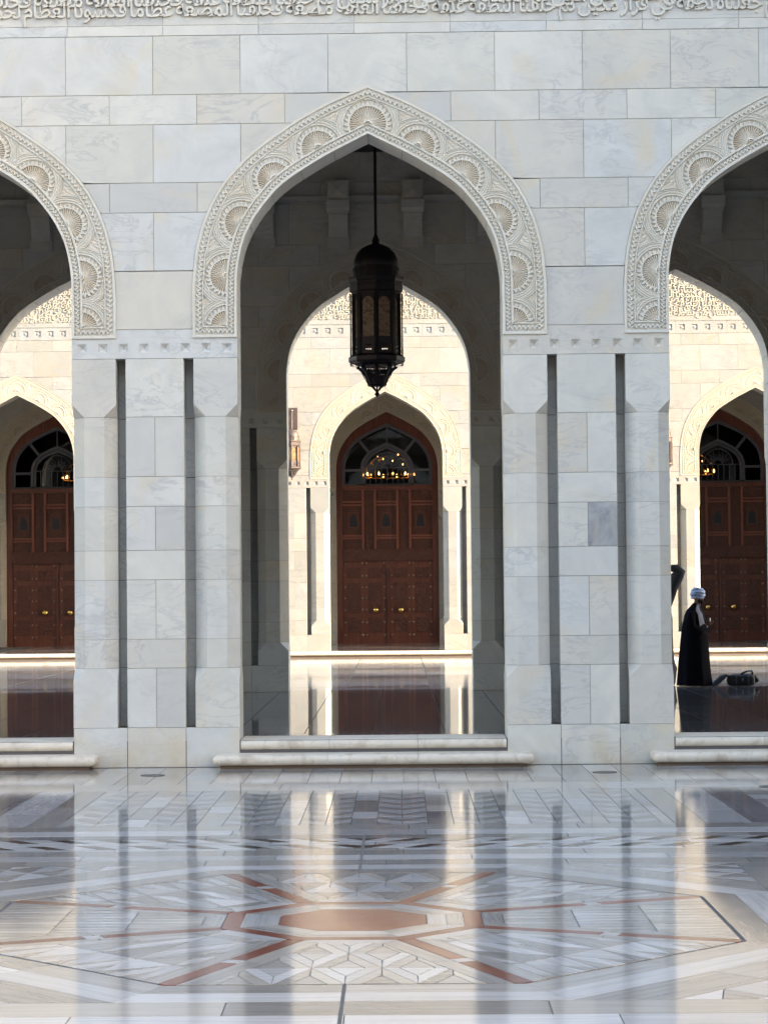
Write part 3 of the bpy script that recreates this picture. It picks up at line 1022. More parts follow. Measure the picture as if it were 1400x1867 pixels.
def R4(x0, x1, y0, y1): return [(x0, y0), (x1, y0), (x1, y1), (x0, y1)]
def clip_convex(poly, clip):
    out = list(poly)
    n = len(clip)
    for i in range(n):
        a = clip[i]; b = clip[(i + 1) % n]
        def side(p): return (b[0] - a[0]) * (p[1] - a[1]) - (b[1] - a[1]) * (p[0] - a[0])
        res = []
        for j in range(len(out)):
            p = out[j]; q = out[(j + 1) % len(out)]
            sp, sq = side(p), side(q)
            if sp >= 0: res.append(p)
            if sp * sq < 0:
                t = sp / (sp - sq); res.append((p[0] + (q[0] - p[0]) * t, p[1] + (q[1] - p[1]) * t))
        out = res
        if len(out) < 3: return []
    q = []
    for p in out:
        if not q or abs(p[0] - q[-1][0]) + abs(p[1] - q[-1][1]) > 1e-4: q.append(p)
    return q if len(q) >= 3 and abs(area(q)) > 3e-4 else []

rc = random.choice
def bandrow(y0, y1, mats, length, off=0.0, x0=-6.5, x1=6.5, name='marble_slab', joint0=True):
    xs = [x0]; x = math.floor(x0 / length) * length + off
    while x < x1:
        if x > x0 + .1: xs.append(x)
        x += length
    xs.append(x1)
    for a, b in zip(xs, xs[1:]):
        tile(name, R4(a, b, y0, y1), rc(mats), 0, court)

# strip along the wall
TWD = .364
for i in range(-17, 18):
    xa = (i + .05) * TWD - .02
    for (ya, yb) in ((-1.02, -.03), (-1.72, -1.02), (-2.42, -1.72)):
        tile('floor_tile', R4(xa, xa + TWD, ya, yb), rc([FL_C, FL_P, FL_T, FL_C, FL_W]), 0, court)
bandrow(-3.24, -2.42, [FL_C, FL_W], 1.75, .75, name='marble_slab')
# field of zigzag panels between plain columns
def saw_panel(x0, x1, y0, y1, rows, par):
    h = (y1 - y0) / rows
    for r in range(rows):
        a, b = y0 + r * h, y0 + (r + 1) * h
        m1, m2 = (FL_W, FL_T) if r % 2 else (FL_T, FL_W)
        xm = (x0 + x1) / 2
        tile('mosaic_tile', [(x0, a), (xm, a), (x0, b)], m1, 0, par)
        tile('mosaic_tile', [(xm, a), (xm, b), (x0, b)], m2, 0, par)
        tile('mosaic_tile', [(xm, a), (x1, a), (x1, b)], m1, 0, par)
        tile('mosaic_tile', [(xm, a), (x1, b), (xm, b)], m2, 0, par)
def col_panel(x0, x1, y0, y1, rows):
    h = (y1 - y0) / rows
    for r in range(rows):
        tile('floor_tile', R4(x0, x1, y0 + r * h, y0 + (r + 1) * h), rc([FL_W, FL_W, FL_T, FL_C, FL_G]), 0, court)
yC0, yC1 = -6.86, -3.24
FIELD = []
for k in range(-4, 4):
    FIELD.append((-.02 + k * .72 + .12, -.02 + (k + 1) * .72 - .12))
for k in range(-3, 4): col_panel(-.02 + k * .72 - .12, -.02 + k * .72 + .12, yC0, yC1, 6)
for s in (-1, 1):
    def sx(a, b): return (a, b) if s > 0 else (-b, -a)
    def strip(a, b, ms, n, ang=PI / 2):
        a, b = sx(a - .02 * (s > 0) , b - .02 * (s > 0))
        h = (yC1 - yC0) / n
        for r in range(n): tile('marble_slab', R4(a, b, yC0 + r * h, yC0 + (r + 1) * h), rc(ms), ang, court)
    strip(2.76, 2.88, [FL_W, FL_C, FL_T], 7, 0); strip(2.88, 3.17, [FL_T], 2); strip(3.17, 3.60, [FL_W], 3); strip(3.60, 3.68, [FL_G], 3); strip(3.68, 3.97, [FL_G], 2)
    strip(3.97, 4.2, [FL_W, FL_T], 8, 0); strip(4.2, 4.8, [FL_T, FL_W], 9, 0); strip(4.8, 5.4, [FL_W, FL_G], 8, 0); strip(5.4, 6.5, [FL_T, FL_C], 5, 0)
# bands
bandrow(-7.27, -6.86, [FL_T], 1.55, .4); bandrow(-7.66, -7.27, [FL_W], 1.75, .55)
bandrow(-7.95, -7.68, [FL_T, FL_G], 1.6, .2)
# dark lozenge band, mirrored about the axis
def lozenges(ya, yb, mat_d, mat_l, off):
    p = .436
    for s in (-1, 1):
        for k in range(0, 15):
            a = k * p + off
            P = [(a, yb), (a - .17, yb), (a - .40, ya), (a - .23, ya)]         # leans towards the axis when coming nearer
            Q = [(a + p - .17, yb), (a, yb), (a - .23, ya), (a + p - .40, ya)]
            for poly, m in ((P, mat_d), (Q, mat_l)):
                c = clip_convex(poly if area(poly) > 0 else poly[::-1], R4(0.012, 6.5, ya, yb))
                if c:
                    tile('lozenge_tile', [(s * x, y) for x, y in c], m, 0, court)
lozenges(-8.22, -7.96, FL_B, FL_W, .17)
bandrow(-8.42, -8.23, [FL_W], .9, .1)
lozenges(-8.69, -8.43, FL_B, FL_W, .30)
bandrow(-8.84, -8.70, [FL_W, FL_T], 1.2, .3)

# medallion
OC = (0.0, -12.83); RIN = 2.437
def polar(r, a): return (OC[0] + r * math.cos(a), OC[1] + r * math.sin(a))
def octv(rin): return [polar(rin / math.cos(PI / 8), PI / 8 + k * PI / 4) for k in range(8)]
S2 = 2.965
frame = R4(OC[0] - S2, OC[0] + S2, OC[1] - S2, OC[1] + S2)
def ring(r0, r1, mat_fn, name='marble_slab', split=1, gap=.0016):
    a = octv(r0); b = octv(r1)
    for k in range(8):
        j = (k + 1) % 8
        for q in range(split):
            t0, t1 = q / split, (q + 1) / split
            L = lambda u, v, t: (u[0] + (v[0] - u[0]) * t, u[1] + (v[1] - u[1]) * t)
            tile(name, [L(a[k], a[j], t0), L(b[k], b[j], t0), L(b[k], b[j], t1), L(a[k], a[j], t1)][::-1] if False else [L(a[j], a[k], t0), L(a[j], a[k], t1), L(b[j], b[k], t1), L(b[j], b[k], t0)], mat_fn(k, q), PI / 8 + k * PI / 4 + PI / 8 + PI / 2, court, gap=gap)
ring(RIN + .020, RIN + .262, lambda k, q: FL_T, split=2)
ring(RIN + .262, RIN + .522, lambda k, q: FL_W, split=2)
# corners outside the second ring: one more tan strip, then small triangles
for k in (0, 1, 2, 3):
    a = PI / 4 + k * PI / 2
    n = (math.cos(a), math.sin(a)); t = (-n[1], n[0])
    def band_poly(d0, d1, u0=-3, u1=3):
        P = [(OC[0] + n[0] * d + t[0] * u, OC[1] + n[1] * d + t[1] * u) for d, u in ((d0, u0), (d1, u0), (d1, u1), (d0, u1))]
        return clip_convex(P if area(P) > 0 else P[::-1], frame)
    d = RIN + .522
    for u0, u1 in ((-3, 0), (0, 3)):
        c = band_poly(d, d + .40, u0, u1)
        if c: tile('marble_slab', c, FL_T, a + PI / 2, court)
    for i in range(3):
        for u in range(-4, 4):
            e0 = d + .40 + i * .30; um = u * .42
            for tri, m in (([(e0, um), (e0, um + .42), (e0 + .30, um)], FL_W), ([(e0 + .30, um), (e0, um + .42), (e0 + .30, um + .42)], FL_T)):
                P = [(OC[0] + n[0] * dd + t[0] * uu, OC[1] + n[1] * dd + t[1] * uu) for dd, uu in tri]
                c = clip_convex(P if area(P) > 0 else P[::-1], frame)
                if c: tile('mosaic_tile', c, m, a, court)
yF, yN = OC[1] + S2, OC[1] - S2
bandrow(-9.20, -8.84, [FL_T], 1.5, .35); bandrow(-9.52, -9.20, [FL_W], 1.6, .9); bandrow(yF, -9.52, [FL_T], 1.45, .2)
bandrow(yN - .39, yN, [FL_T, FL_C], 1.72, -.62); bandrow(yN - .78, yN - .39, [FL_W], 1.42, .02); bandrow(yN - 1.2, yN - .78, [FL_T], 1.6, .3); bandrow(yN - 1.7, yN - 1.2, [FL_W], 1.6, .9)
for s in (-1, 1):
    for (a, b, m) in ((S2, S2 + .37, FL_T), (S2 + .37, S2 + .70, FL_W), (S2 + .70, S2 + 1.1, FL_G), (S2 + 1.1, S2 + 2.2, FL_T), (S2 + 2.2, 6.5, FL_W)):
        for q in range(4):
            h = 2 * S2 / 4
            x0, x1 = (a, b) if s > 0 else (-b, -a)
            tile('marble_slab', R4(x0, x1, yN + q * h, yN + (q + 1) * h), m, PI / 2, court)

# inside of the octagon
CR = .49
tile('red_inlay', octv(CR), FL_R, 0, court)
ring(CR, CR + .13, lambda k, q: FL_W if k % 2 else FL_C)
ring(CR + .13, CR + .245, lambda k, q: FL_T if k % 3 else FL_W)
ring(CR + .245, CR + .365, lambda k, q: FL_R, 'red_inlay')
R0 = CR + .365
WS = .058
MOS = []
for k in range(8):
    # spoke along the vertex direction
    a = PI / 8 + k * PI / 4
    d = (math.cos(a), math.sin(a)); t = (-d[1], d[0])
    def pt(r, u): return (OC[0] + d[0] * r + t[0] * u, OC[1] + d[1] * r + t[1] * u)
    r0 = R0 / math.cos(PI / 8); r1 = RIN / math.cos(PI / 8)
    c8 = octv(RIN - .002)
    def sp(ra, rb, m, nm):
        P = [pt(ra, -WS), pt(rb, -WS), pt(rb, WS), pt(ra, WS)]
        c = clip_convex(P, c8)
        if c: tile(nm, c, m, a, court)
    mid = r0 + (r1 - r0) * .50
    sp(r0 + .0, mid - .06, FL_R, 'red_inlay'); sp(mid - .06, mid + .06, FL_W, 'marble_slab'); sp(mid + .06, r1, FL_R, 'red_inlay')
for k in range(8):
    a = k * PI / 4                     # sector normal
    n = (math.cos(a), math.sin(a)); t = (-n[1], n[0])
    W = lambda u, w: (OC[0] + n[0] * w + t[0] * u, OC[1] + n[1] * w + t[1] * u)
    T8 = math.tan(PI / 8)
    off = WS / math.cos(PI / 8)
    # sector quad (trapezoid) between spokes, ring and octagon edge
    wA = R0 + .002; wB = RIN - .004
    hu = lambda w: w * T8 - off
    full = [W(-hu(wB), wB), W(-hu(wA), wA), W(hu(wA), wA), W(hu(wB), wB)]
    if area(full) < 0: full = full[::-1]
    BD = .14 if k % 2 == 0 else .12
    b2 = BD / math.cos(PI / 8)
    w0 = wA + .14
    hin = lambda w: max(.01, w * T8 - off - b2)
    core = [W(-hin(wB), wB), W(-hin(w0), w0), W(hin(w0), w0), W(hin(wB), wB)]
    if area(core) < 0: core = core[::-1]
    for s in (-1, 1):
        P = [W(s * hin(wB), wB), W(s * hin(w0), w0), W(s * hu(wA), wA), W(s * hu(wB), wB)]
        # split the border strip in two stones
        m1 = ((P[0][0] + P[1][0]) / 2, (P[0][1] + P[1][1]) / 2); m2 = ((P[2][0] + P[3][0]) / 2, (P[2][1] + P[3][1]) / 2)
        tile('marble_slab', [P[0], m1, m2, P[3]], FL_T, a + s * PI / 8, court); tile('marble_slab', [m1, P[1], P[2], m2], rc([FL_T, FL_C]), a + s * PI / 8, court)
    P = [W(-hin(w0), w0), W(-hu(wA), wA), W(hu(wA), wA), W(hin(w0), w0)]
    tile('marble_slab', P, FL_W if k % 4 else FL_T, a + PI / 2, court)
    if k in (2, 6):            # far and near: framed rhombs
        wr, hr = .205, .53
        for row in range(-1, 5):
            for c in range(-6, 7):
                cw = wB - .53 - row * .53 + (.0); cu = (c * 2 + (row % 2)) * wr
                def rh(f): return [(cu - wr * f, cw), (cu, cw - hr * f), (cu + wr * f, cw), (cu, cw + hr * f)]
                o = rh(1); i = rh(.52)
                parts = [([i[0], i[1], i[2]], FL_T), ([i[0], i[2], i[3]], FL_W)]
                for q in range(4):
                    j = (q + 1) % 4
                    parts.append(([o[q], o[j], i[j], i[q]], (FL_T, FL_C, FL_W, FL_W)[q]))
                for poly, m in parts:
                    P = [W(u, w) for u, w in poly]
                    if area(P) < 0: P = P[::-1]
                    cpl = clip_convex(P, core)
                    if cpl: MOS.append((cpl, m, a + PI / 2))
    elif k in (0, 4):          # left and right: rows of long thin triangles
        cols = 3; L = (wB - w0) / cols      # saw-tooth rows pointing outwards
        for c in range(cols):
            wa = w0 + c * L; wb = wa + L
            for r in range(-8, 8):
                ua = r * .125; ub = ua + .125
                um = (ua + ub) / 2
                m1, m2 = (FL_W, FL_T) if c % 2 else (FL_C, FL_T)
                for tri, m in (([(ua, wa), (ub, wa), (um, wb)], m1), ([(um, wb), (ub, wa), (um + .125, wb)], m2)):
                    P = [W(u, w) for u, w in tri]
                    if area(P) < 0: P = P[::-1]
                    cpl = clip_convex(P, core)
                    if cpl: MOS.append((cpl, m, a))
    else:                      # diagonals: rhombs cut in long triangles
        e1 = (math.sin(PI / 8), math.cos(PI / 8)); e2 = (-e1[0], e1[1]); c_ = .46
        apex = w0 - .3
        for i in range(-1, 8):
            for j in range(-1, 8):
                def Q(p, q): return (e1[0] * p * c_ + e2[0] * q * c_, apex + e1[1] * p * c_ + e2[1] * q * c_)
                A, B, C, D = Q(i, j), Q(i + 1, j), Q(i + 1, j + 1), Q(i, j + 1)
                M = Q(i + .5, j); N = Q(i + .5, j + 1)
                if (i + j) % 2: pcs = [([A, M, N], FL_W), ([A, N, D], FL_T), ([M, B, C], FL_T), ([M, C, N], FL_W)]
                else: pcs = [([A, B, D], FL_T), ([B, C, D], FL_W)]
                for tri, m in pcs:
                    P = [W(u, w) for u, w in tri]
                    if area(P) < 0: P = P[::-1]
                    cpl = clip_convex(P, core)
                    if cpl: MOS.append((cpl, m, a + (PI / 8 if i % 2 else -PI / 8)))
MOS.sort(key=lambda q: -abs(area(q[0])) / (28 + sum(p[1] for p in q[0]) / len(q[0]))**3)
for poly, m, an in MOS: tile('mosaic_tile', poly, m, an, court)
for a, b in FIELD: saw_panel(a, b, yC0, yC1, 14, court)
# movement joints
mb = MB(); mb.box(-.011, .011, -10.37, -7.68, -.003, .0006); mb.box(-.011, .011, -19.0, -15.29, -.003, .0006)
mb.build('movement_joint', GROUT, court)
flush_rest()

# gallery pavement
ys = [1.163, 2.883, 4.818, 6.627, 8.478, 10.33, 12.216, 13.30]
for a, b in zip(ys, ys[1:]):
    x = -9.0
    while x < 9.0:
        tile('floor_slab', R4(x + .0, x + .9, a, b), FL_D, 0, gal, z=.333, gap=.006); x += .9
for a, b in ((-9.0, -6.0), (-6, -3), (-3, 0), (0, 3), (3, 6), (6, 9)):
    tile('edge_slab', R4(a, b, 13.30, 13.79), FL_W, 0, gal, z=.333, gap=.002)
mb = MB(); mb.box(-9, 9, .753, 1.165, .325, .3305); mb.build('joint_bed', FL_W, gal)
for i in range(-72, 72):
    x = i * .1235 - .02
    if abs(x) < 8.7: tile('border_brick', R4(x, x + .1235, .755, 1.163), FL_B, PI / 2, gal, z=.333, gap=.010)
# inner court pavement
ys = [13.81, 15.4, 17.1, 18.6, 20.2, 21.9, 23.8, 25.6, 27.2, 28.8, 30.4, 32.0, 33.8, 35.4, 36.97]
xs = [-11.4, -9.6, -7.9, -6.1, -4.3, -2.516, -.75, .95, 2.70, 4.4, 6.1, 7.9, 9.6, 11.4]
for r, (a, b) in enumerate(zip(ys, ys[1:])):
    for x0, x1 in zip(xs, xs[1:]): tile('floor_slab', R4(x0, x1, a, b), (FL_W, FL_C, FL_T)[(r * 7) % 3], 0, inner, z=.167, gap=.009)
ys = [37.42, 39.2, 41, 42.8, 44.99]
for a, b in zip(ys, ys[1:]):
    for x0, x1 in zip(xs, xs[1:]): tile('floor_slab', R4(x0, x1, a, b), FL_C, 0, rgal, z=.333, gap=.003)
flush_rest()
for o in (-2, -1, 0, 1, 2):
    tile('threshold_slab', R4(o * BAY - 1.64, o * BAY + 1.64, 44.995, 45.6), FL_C, 0, rgal, z=.334)

# ------------------------------------------------------------------ steps
def bullnose(x0, x1, yf, yb, z0, z1, ends=False):
    """slab whose front edge is a half round"""
    h = (z1 - z0); r = h * .5
    prof = [(yb, z0)] + [(yf + r - r * math.cos(t), (z0 + z1) / 2 + r * math.sin(t)) for t in [PI * (-.5 + k / 8) for k in range(9)]] + [(yb, z1)]
    m = MB()
    if not ends:
        m.loft([[(x, y, z) for y, z in prof] for x in (x0, x1)])
    else:
        s = ends
        rings = []
        for k in range(6):
            a = PI / 2 * k / 5
            ex = (1 - math.cos(a)) * r * 1.2
            sc = .30 + .70 * math.sin(a)
            rings.append([(ex, y if y > yf + r else (yf + r) - (yf + r - y) * sc, (z0 + z1) / 2 + (z - (z0 + z1) / 2) * sc) for y, z in prof])
        if s < 0: R = [[(x0 + x, y, z) for x, y, z in rg] for rg in rings] + [[(x1, y, z) for y, z in prof]]
        else: R = [[(x0, y, z) for y, z in prof]] + [[(x1 - x, y, z) for x, y, z in rg] for rg in reversed(rings)]
        m.loft(R)
    me = m.mesh('step_stone', STEPM)
    return smooth_by_angle(me, 35)

stepdesc = {0: 'under the middle arch', -1: 'under the left arch', 1: 'under the right arch'}
for b in (-1, 0, 1):
    up = empty('marble_step', (b * BAY, 0, .2)); tag(up, f'upper cream bullnose step {stepdesc[b]}, running between the two piers', 'step', 'bullnose steps')
    lo = empty('marble_step', (b * BAY, -.4, 0)); tag(lo, f'lower cream bullnose step {stepdesc[b]}, lapping over the pier bases', 'step', 'bullnose steps')
    e = 1.636
    js = [-e, -.545, .545, e]
    for k in range(3):
        me = bullnose(js[k] + .002, js[k + 1] - .002, -.03, .752, .205, .3335)
        obj('step_stone', me, None, up, (0, 0, -.2))
    m = MB(); m.box(-e, e, .03, .70, .176, .204); obj('riser', m.mesh('riser', RISER), None, up, (0, 0, -.2))
    m = MB(); m.box(-e, e, .0, .70, .0, .175); obj('riser', m.mesh('riser', RISER), None, lo, (0, .4, 0))
    js = [-1.955, -.56, .545, 1.955]
    for k in range(3):
        me = bullnose(js[k] + .002, js[k + 1] - .002, -.38, -.004, .042, .1745, ends=(-1 if k == 0 else 1 if k == 2 else False))
        obj('step_stone', me, None, lo, (0, .4, 0))
    m = MB(); m.box(-1.87, 1.87, -.30, -.004, -.004, .041); obj('riser', m.mesh('riser', RISER), None, lo, (0, .4, 0))
# step before the sunlit arcade
st = empty('marble_step', (0, 37.0, .167)); tag(st, 'long sunlit pale step along the foot of the far arcade', 'step')
xs = [-11.4 + 1.75 * k for k in range(14)]
for a, b in zip(xs, xs[1:]):
    obj('step_stone', bullnose(a + .002, b - .002, 36.97, 37.41, .222, .3335), None, st, (0, -37.0, -.167))
m = MB(); m.box(-11.4, 11.3, 37.03, 37.4, .10, .221); obj('riser', m.mesh('riser', RISER), None, st, (0, -37.0, -.167))

# ------------------------------------------------------------------ doors
def arch_pts(scale_x, z_spring, z_apex, n=24):
    """outline of the same pointed arch squeezed to half width scale_x; returns right side points from spring to apex"""
    I, _ = resample(INT[1:], n)
    return [(p.x / 1.645 * scale_x, z_spring + (p.y - 5.90) / (7.843 - 5.90) * (z_apex - z_spring)) for p in I]

def arch_band(mb, xo, zso, zao, xi, zsi, zai, y0, y1, zfoot=None):
    o = arch_pts(xo, zso, zao); i = arch_pts(xi, zsi, zai)
    if zfoot is not None: o = [(xo, zfoot)] + o; i = [(xi, zfoot)] + i
    for s in (1, -1):
        mb.loft([[(s * a, y0, b), (s * c, y0, d), (s * c, y1, d), (s * a, y1, b)][::-s] for (c, d), (a, b) in zip(o, i)])

def bar(mb, x0, z0, x1, z1, w, y0, y1):
    d = Vector((x1 - x0, z1 - z0)).normalized(); n = Vector((-d.y, d.x)) * w / 2
    P = [(x0 + n.x, z0 + n.y), (x0 - n.x, z0 - n.y), (x1 - n.x, z1 - n.y), (x1 + n.x, z1 + n.y)]
    mb.add([(x, y0, z) for x, z in P] + [(x, y1, z) for x, z in P], [(0, 1, 2, 3), (7, 6, 5, 4), (0, 4, 5, 1), (1, 5, 6, 2), (2, 6, 7, 3), (3, 7, 4, 0)])

def door_proto():
    D = {}
    H = lambda h: h            # heights above the gallery floor
    m = MB()                   # outer frame: jambs and wooden arch
    arch_band(m, 1.642, 5.57, 7.50, 1.455, 5.62, 7.13, .20, .50, 0.0)
    D['door_frame'] = (m.mesh('door_frame', WOOD), {})
    # transom beams
    m = MB(); m.box(-1.455, 1.455, .16, .45, 2.70, 3.05); m.box(-1.455, 1.455, .13, .17, 2.68, 2.74); m.box(-1.455, 1.455, .13, .17, 3.0, 3.07)
    D['transom_beam'] = (m.mesh('transom_beam', CWOOD), {})
    m = MB(); m.box(-1.455, 1.455, .15, .45, 4.98, 5.12); m.box(-1.455, 1.455, .11, .16, 5.05, 5.12)
    D['fanlight_sill'] = (m.mesh('fanlight_sill', WOOD), {})
    # upper panel screen
    m = MB(); m.box(-1.455, 1.455, .30, .40, 3.07, 4.98)
    D['panel_backing'] = (m.mesh('panel_backing', CWOOD), {})
    m = MB()
    for x in (-.79, -.40, .325, .73): m.box(x - .035, x + .035, .20, .299, 3.07, 4.98)
    for xa, xb in ((-1.45, -.826), (-.364, .289), (.766, 1.45)):
        for z in (3.42, 3.50, 4.50, 4.60): m.box(xa, xb, .22, .298, z - .025, z + .025)
    D['stile_grid'] = (m.mesh('stile_grid', RAIL), {})
    nm = 0
    for xc in (-1.10, -.045, 1.06):
        m = MB(); m.box(xc - .19, xc + .19, .262, .297, 3.70, 4.32)
        kid = MB()
        prof = [(-.125, 3.79), (.125, 3.79), (.105, 4.0), (.08, 4.11), (0, 4.21), (-.08, 4.11), (-.105, 4.0)]
        kid.add([(xc + x, .258, z) for x, z in prof], [tuple(range(len(prof)))])
        kid.add([(xc + x, .258, z) for x, z in prof] + [(xc + x, .2615, z) for x, z in prof], [(i, i + 7, (i + 1) % 7 + 7, (i + 1) % 7) for i in range(7)])
        D['niche_panel%d' % nm] = (m.mesh('niche_panel', BARS if False else CWOOD), {'niche': (kid.mesh('niche_opening', FANDARK), 1)})
        f = MB()
        for (x0, x1, z0, z1) in ((-.16, .16, 3.76, 3.78), (-.16, .16, 4.24, 4.26), (-.16, -.14, 3.78, 4.24), (.14, .16, 3.78, 4.24)): f.box(xc + x0, xc + x1, .25, .2618, z0, z1)
        D['niche_panel%d' % nm][1]['frame'] = (f.mesh('niche_frame', WOOD), 1)
        nm += 1
    # leaves
    for s in (-1, 1):
        m = MB()
        xa, xb = (-1.45, -.045) if s < 0 else (.045, 1.45)
        m.box(xa, xb, .26, .36, .0, 2.675)
        xm = -.755 if s < 0 else .755
        m.box(xa, xb, .245, .2595, .0, .16); m.box(xm - .012, xm + .012, .25, .2596, .16, 2.67)
        panels = MB()
        for x0, x1 in ((xa + .13, xm - .12), (xm + .12, xb - .13)):
            for z0, z1 in ((.36, .86), (.98, 1.98), (2.12, 2.46)):
                panels.box(x0, x1, .246, .2598, z0, z1)
                panels.box(x0 + .05, x1 - .05, .236, .2461, z0 + .05, z1 - .05)
        studs = MB()
        cols = (-1.384, -.822, -.695, -.12) if s < 0 else (.12, .69, .816, 1.375)
        for x in cols:
            for z in (2.614, 2.206, 1.837, 1.472, 1.103, .70, .293):
                studs.lathe([(.036, 0), (.032, .014), (.020, .028), (.003, .034)], 8, cap0=False)
                n = 4 * 8
                for i in range(len(studs.v) - n, len(studs.v)):
                    px, py, pz = studs.v[i]; studs.v[i] = (x + px, .2605 - pz, z + py)
        kn = MB(); prof = [(.07, 0), (.07, .01), (.03, .014), (.028, .04), (.075, .055), (.098, .09), (.098, .115), (.07, .15), (.02, .165)]
        kn.lathe(prof, 12)
        kx = -.405 if s < 0 else .41
        kn.v = [(kx + px, .245 - pz, 1.10 + py) for px, py, pz in kn.v]
        D['door_leaf%d' % s] = (m.mesh('door_leaf', WOOD), {'a': (panels.mesh('carved_panel', CWOOD), 1), 'b': (studs.mesh('stud', STUD), 1), 'c': (smooth_by_angle(kn.mesh('door_knob', BRASS), 50), 1)})
    m = MB(); m.box(-.032, .032, .20, .255, .0, 2.675); m.box(-.055, .055, .19, .2549, 2.45, 2.674)
    D['astragal'] = (m.mesh('astragal', WOOD), {})
    # fanlight
    m = MB()
    arch_band(m, 1.455, 5.62, 7.125, 1.36, 5.62, 7.03, .24, .34, 5.12)
    arch_band(m, .86, 5.62, 6.52, .77, 5.62, 6.42, .24, .34, 5.12)
    m.box(-1.36, -.861, .24, .34, 5.58, 5.66); m.box(.861, 1.36, .24, .34, 5.58, 5.66); m.box(-1.36, 1.36, .24, .34, 5.121, 5.18)
    for s in (-1, 1): bar(m, s * .56, 6.17, s * .98, 6.70, .09, .238, .342)
    bar(m, 0, 6.50, 0, 7.06, .035, .25, .33)
    D['fanlight_frame'] = (m.mesh('fanlight_frame', BARS), {})
    tr = MB()
    arch_band(tr, .76, 5.60, 6.40, .69, 5.60, 6.32, .26, .31, 5.19)
    for k in range(9):
        a = PI * k / 8; c, s_ = math.cos(a), math.sin(a)
        tr.tube([(.13 * c, .285, 5.72 + .13 * s_), (.26 * math.cos(a - .17), .285, 5.72 + .26 * math.sin(a - .17)), (.40 * c, .285, 5.72 + .42 * s_), (.26 * math.cos(a + .17), .285, 5.72 + .26 * math.sin(a + .17)), (.13 * c, .285, 5.72 + .13 * s_)], .018, 5)
    tr.tube([(.13 * math.cos(PI * k / 10), .285, 5.72 + .13 * math.sin(PI * k / 10)) for k in range(11)], .018, 5)
    tr.tube([(.47 * math.cos(PI * k / 14), .285, 5.70 + .50 * math.sin(PI * k / 14)) for k in range(15)], .018, 5)
    for x in [-.54 + .18 * k for k in range(7)]: tr.box(x - .014, x + .014, .27, .30, 5.19, 5.68)
    tr.box(-.69, .69, .27, .30, 5.68, 5.71)
    D['fanlight_frame'][1]['t'] = (tr.mesh('tracery', BARS), 1)
    pane = MB()
    out = [(1.40, 5.16)] + arch_pts(1.40, 5.62, 7.07)
    poly = out + [(-x, z) for x, z in reversed(out[:-1])]
    pane.add([(x, .325, z) for x, z in poly], [tuple(range(len(poly)))])
    D['fanlight_frame'][1]['p'] = (pane.mesh('glass_pane', GLASS), 1)
    return D
DP = door_proto()
dl = {-2: 'tall carved teak double door under a fanlight, leftmost of the doors', 0: 'tall carved teak double door behind the hanging lantern, in the middle', 2: 'tall carved teak double door beyond the standing man in black',
      -1: 'tall carved teak double door hidden behind the left pier', 1: 'tall carved teak double door hidden behind the right pier'}
for b in (-2, 0, 2, -1, 1):
    t = empty('wooden_door', (b * BAY, Y4, .334)); tag(t, dl[b], 'door', 'prayer hall doors')
    for nm, (me, kids) in DP.items():
        base = nm.rstrip('0123456789-')
        o = obj(base, me, None, t)
        for kk, (km, _) in kids.items(): obj(km.name.split('.')[0], km, None, o)

# chandeliers inside the hall
def chandelier(x):
    t = empty('chandelier', (x, 53.0, 6.1))
    m = MB(); R = .95
    m.tube([(R * math.cos(2 * PI * k / 24), R * math.sin(2 * PI * k / 24), 0) for k in range(25)], .03, 6)
    m.build('lamp_ring', GOLD, t)
    m = MB()
    for k in range(12):
        a = 2 * PI * k / 12; c, s = math.cos(a), math.sin(a)
        m.tube([(R * c, R * s, .02), (R * .92 * c, R * .92 * s, .34), (R * .62 * c, R * .62 * s, .62), (.08 * c, .08 * s, .74)], .016, 5)
    m.tube([(0, 0, .7), (0, 0, 6.75)], .025, 6)
    m.build('arm_cage', GOLD, t)
    bm_ = MB(); bm_.lathe([(.010, 0), (.028, .02), (.033, .055), (.016, .10), (.004, .125)], 8)
    me = bm_.mesh('bulb', BULB)
    for k in range(12):
        a = 2 * PI * (k + .35) / 12
        obj('bulb', me, None, t, (R * math.cos(a), R * math.sin(a), .03))
    for k in range(6):
        a = 2 * PI * (k + .2) / 6
        o = obj('bulb', me, None, t, (.55 * math.cos(a), .55 * math.sin(a), .42 + .16 * (k % 3)))
        o.scale = (.6, .6, .6)
    return t
for b, l in ((-2, 'lit gilt chandelier glowing behind the fanlight of the leftmost door'), (0, 'lit gilt chandelier glowing behind the middle fanlight'), (2, 'lit gilt chandelier glowing behind the fanlight of the rightmost door')):
    tag(chandelier(b * BAY), l, 'chandelier', 'chandeliers in the prayer hall')

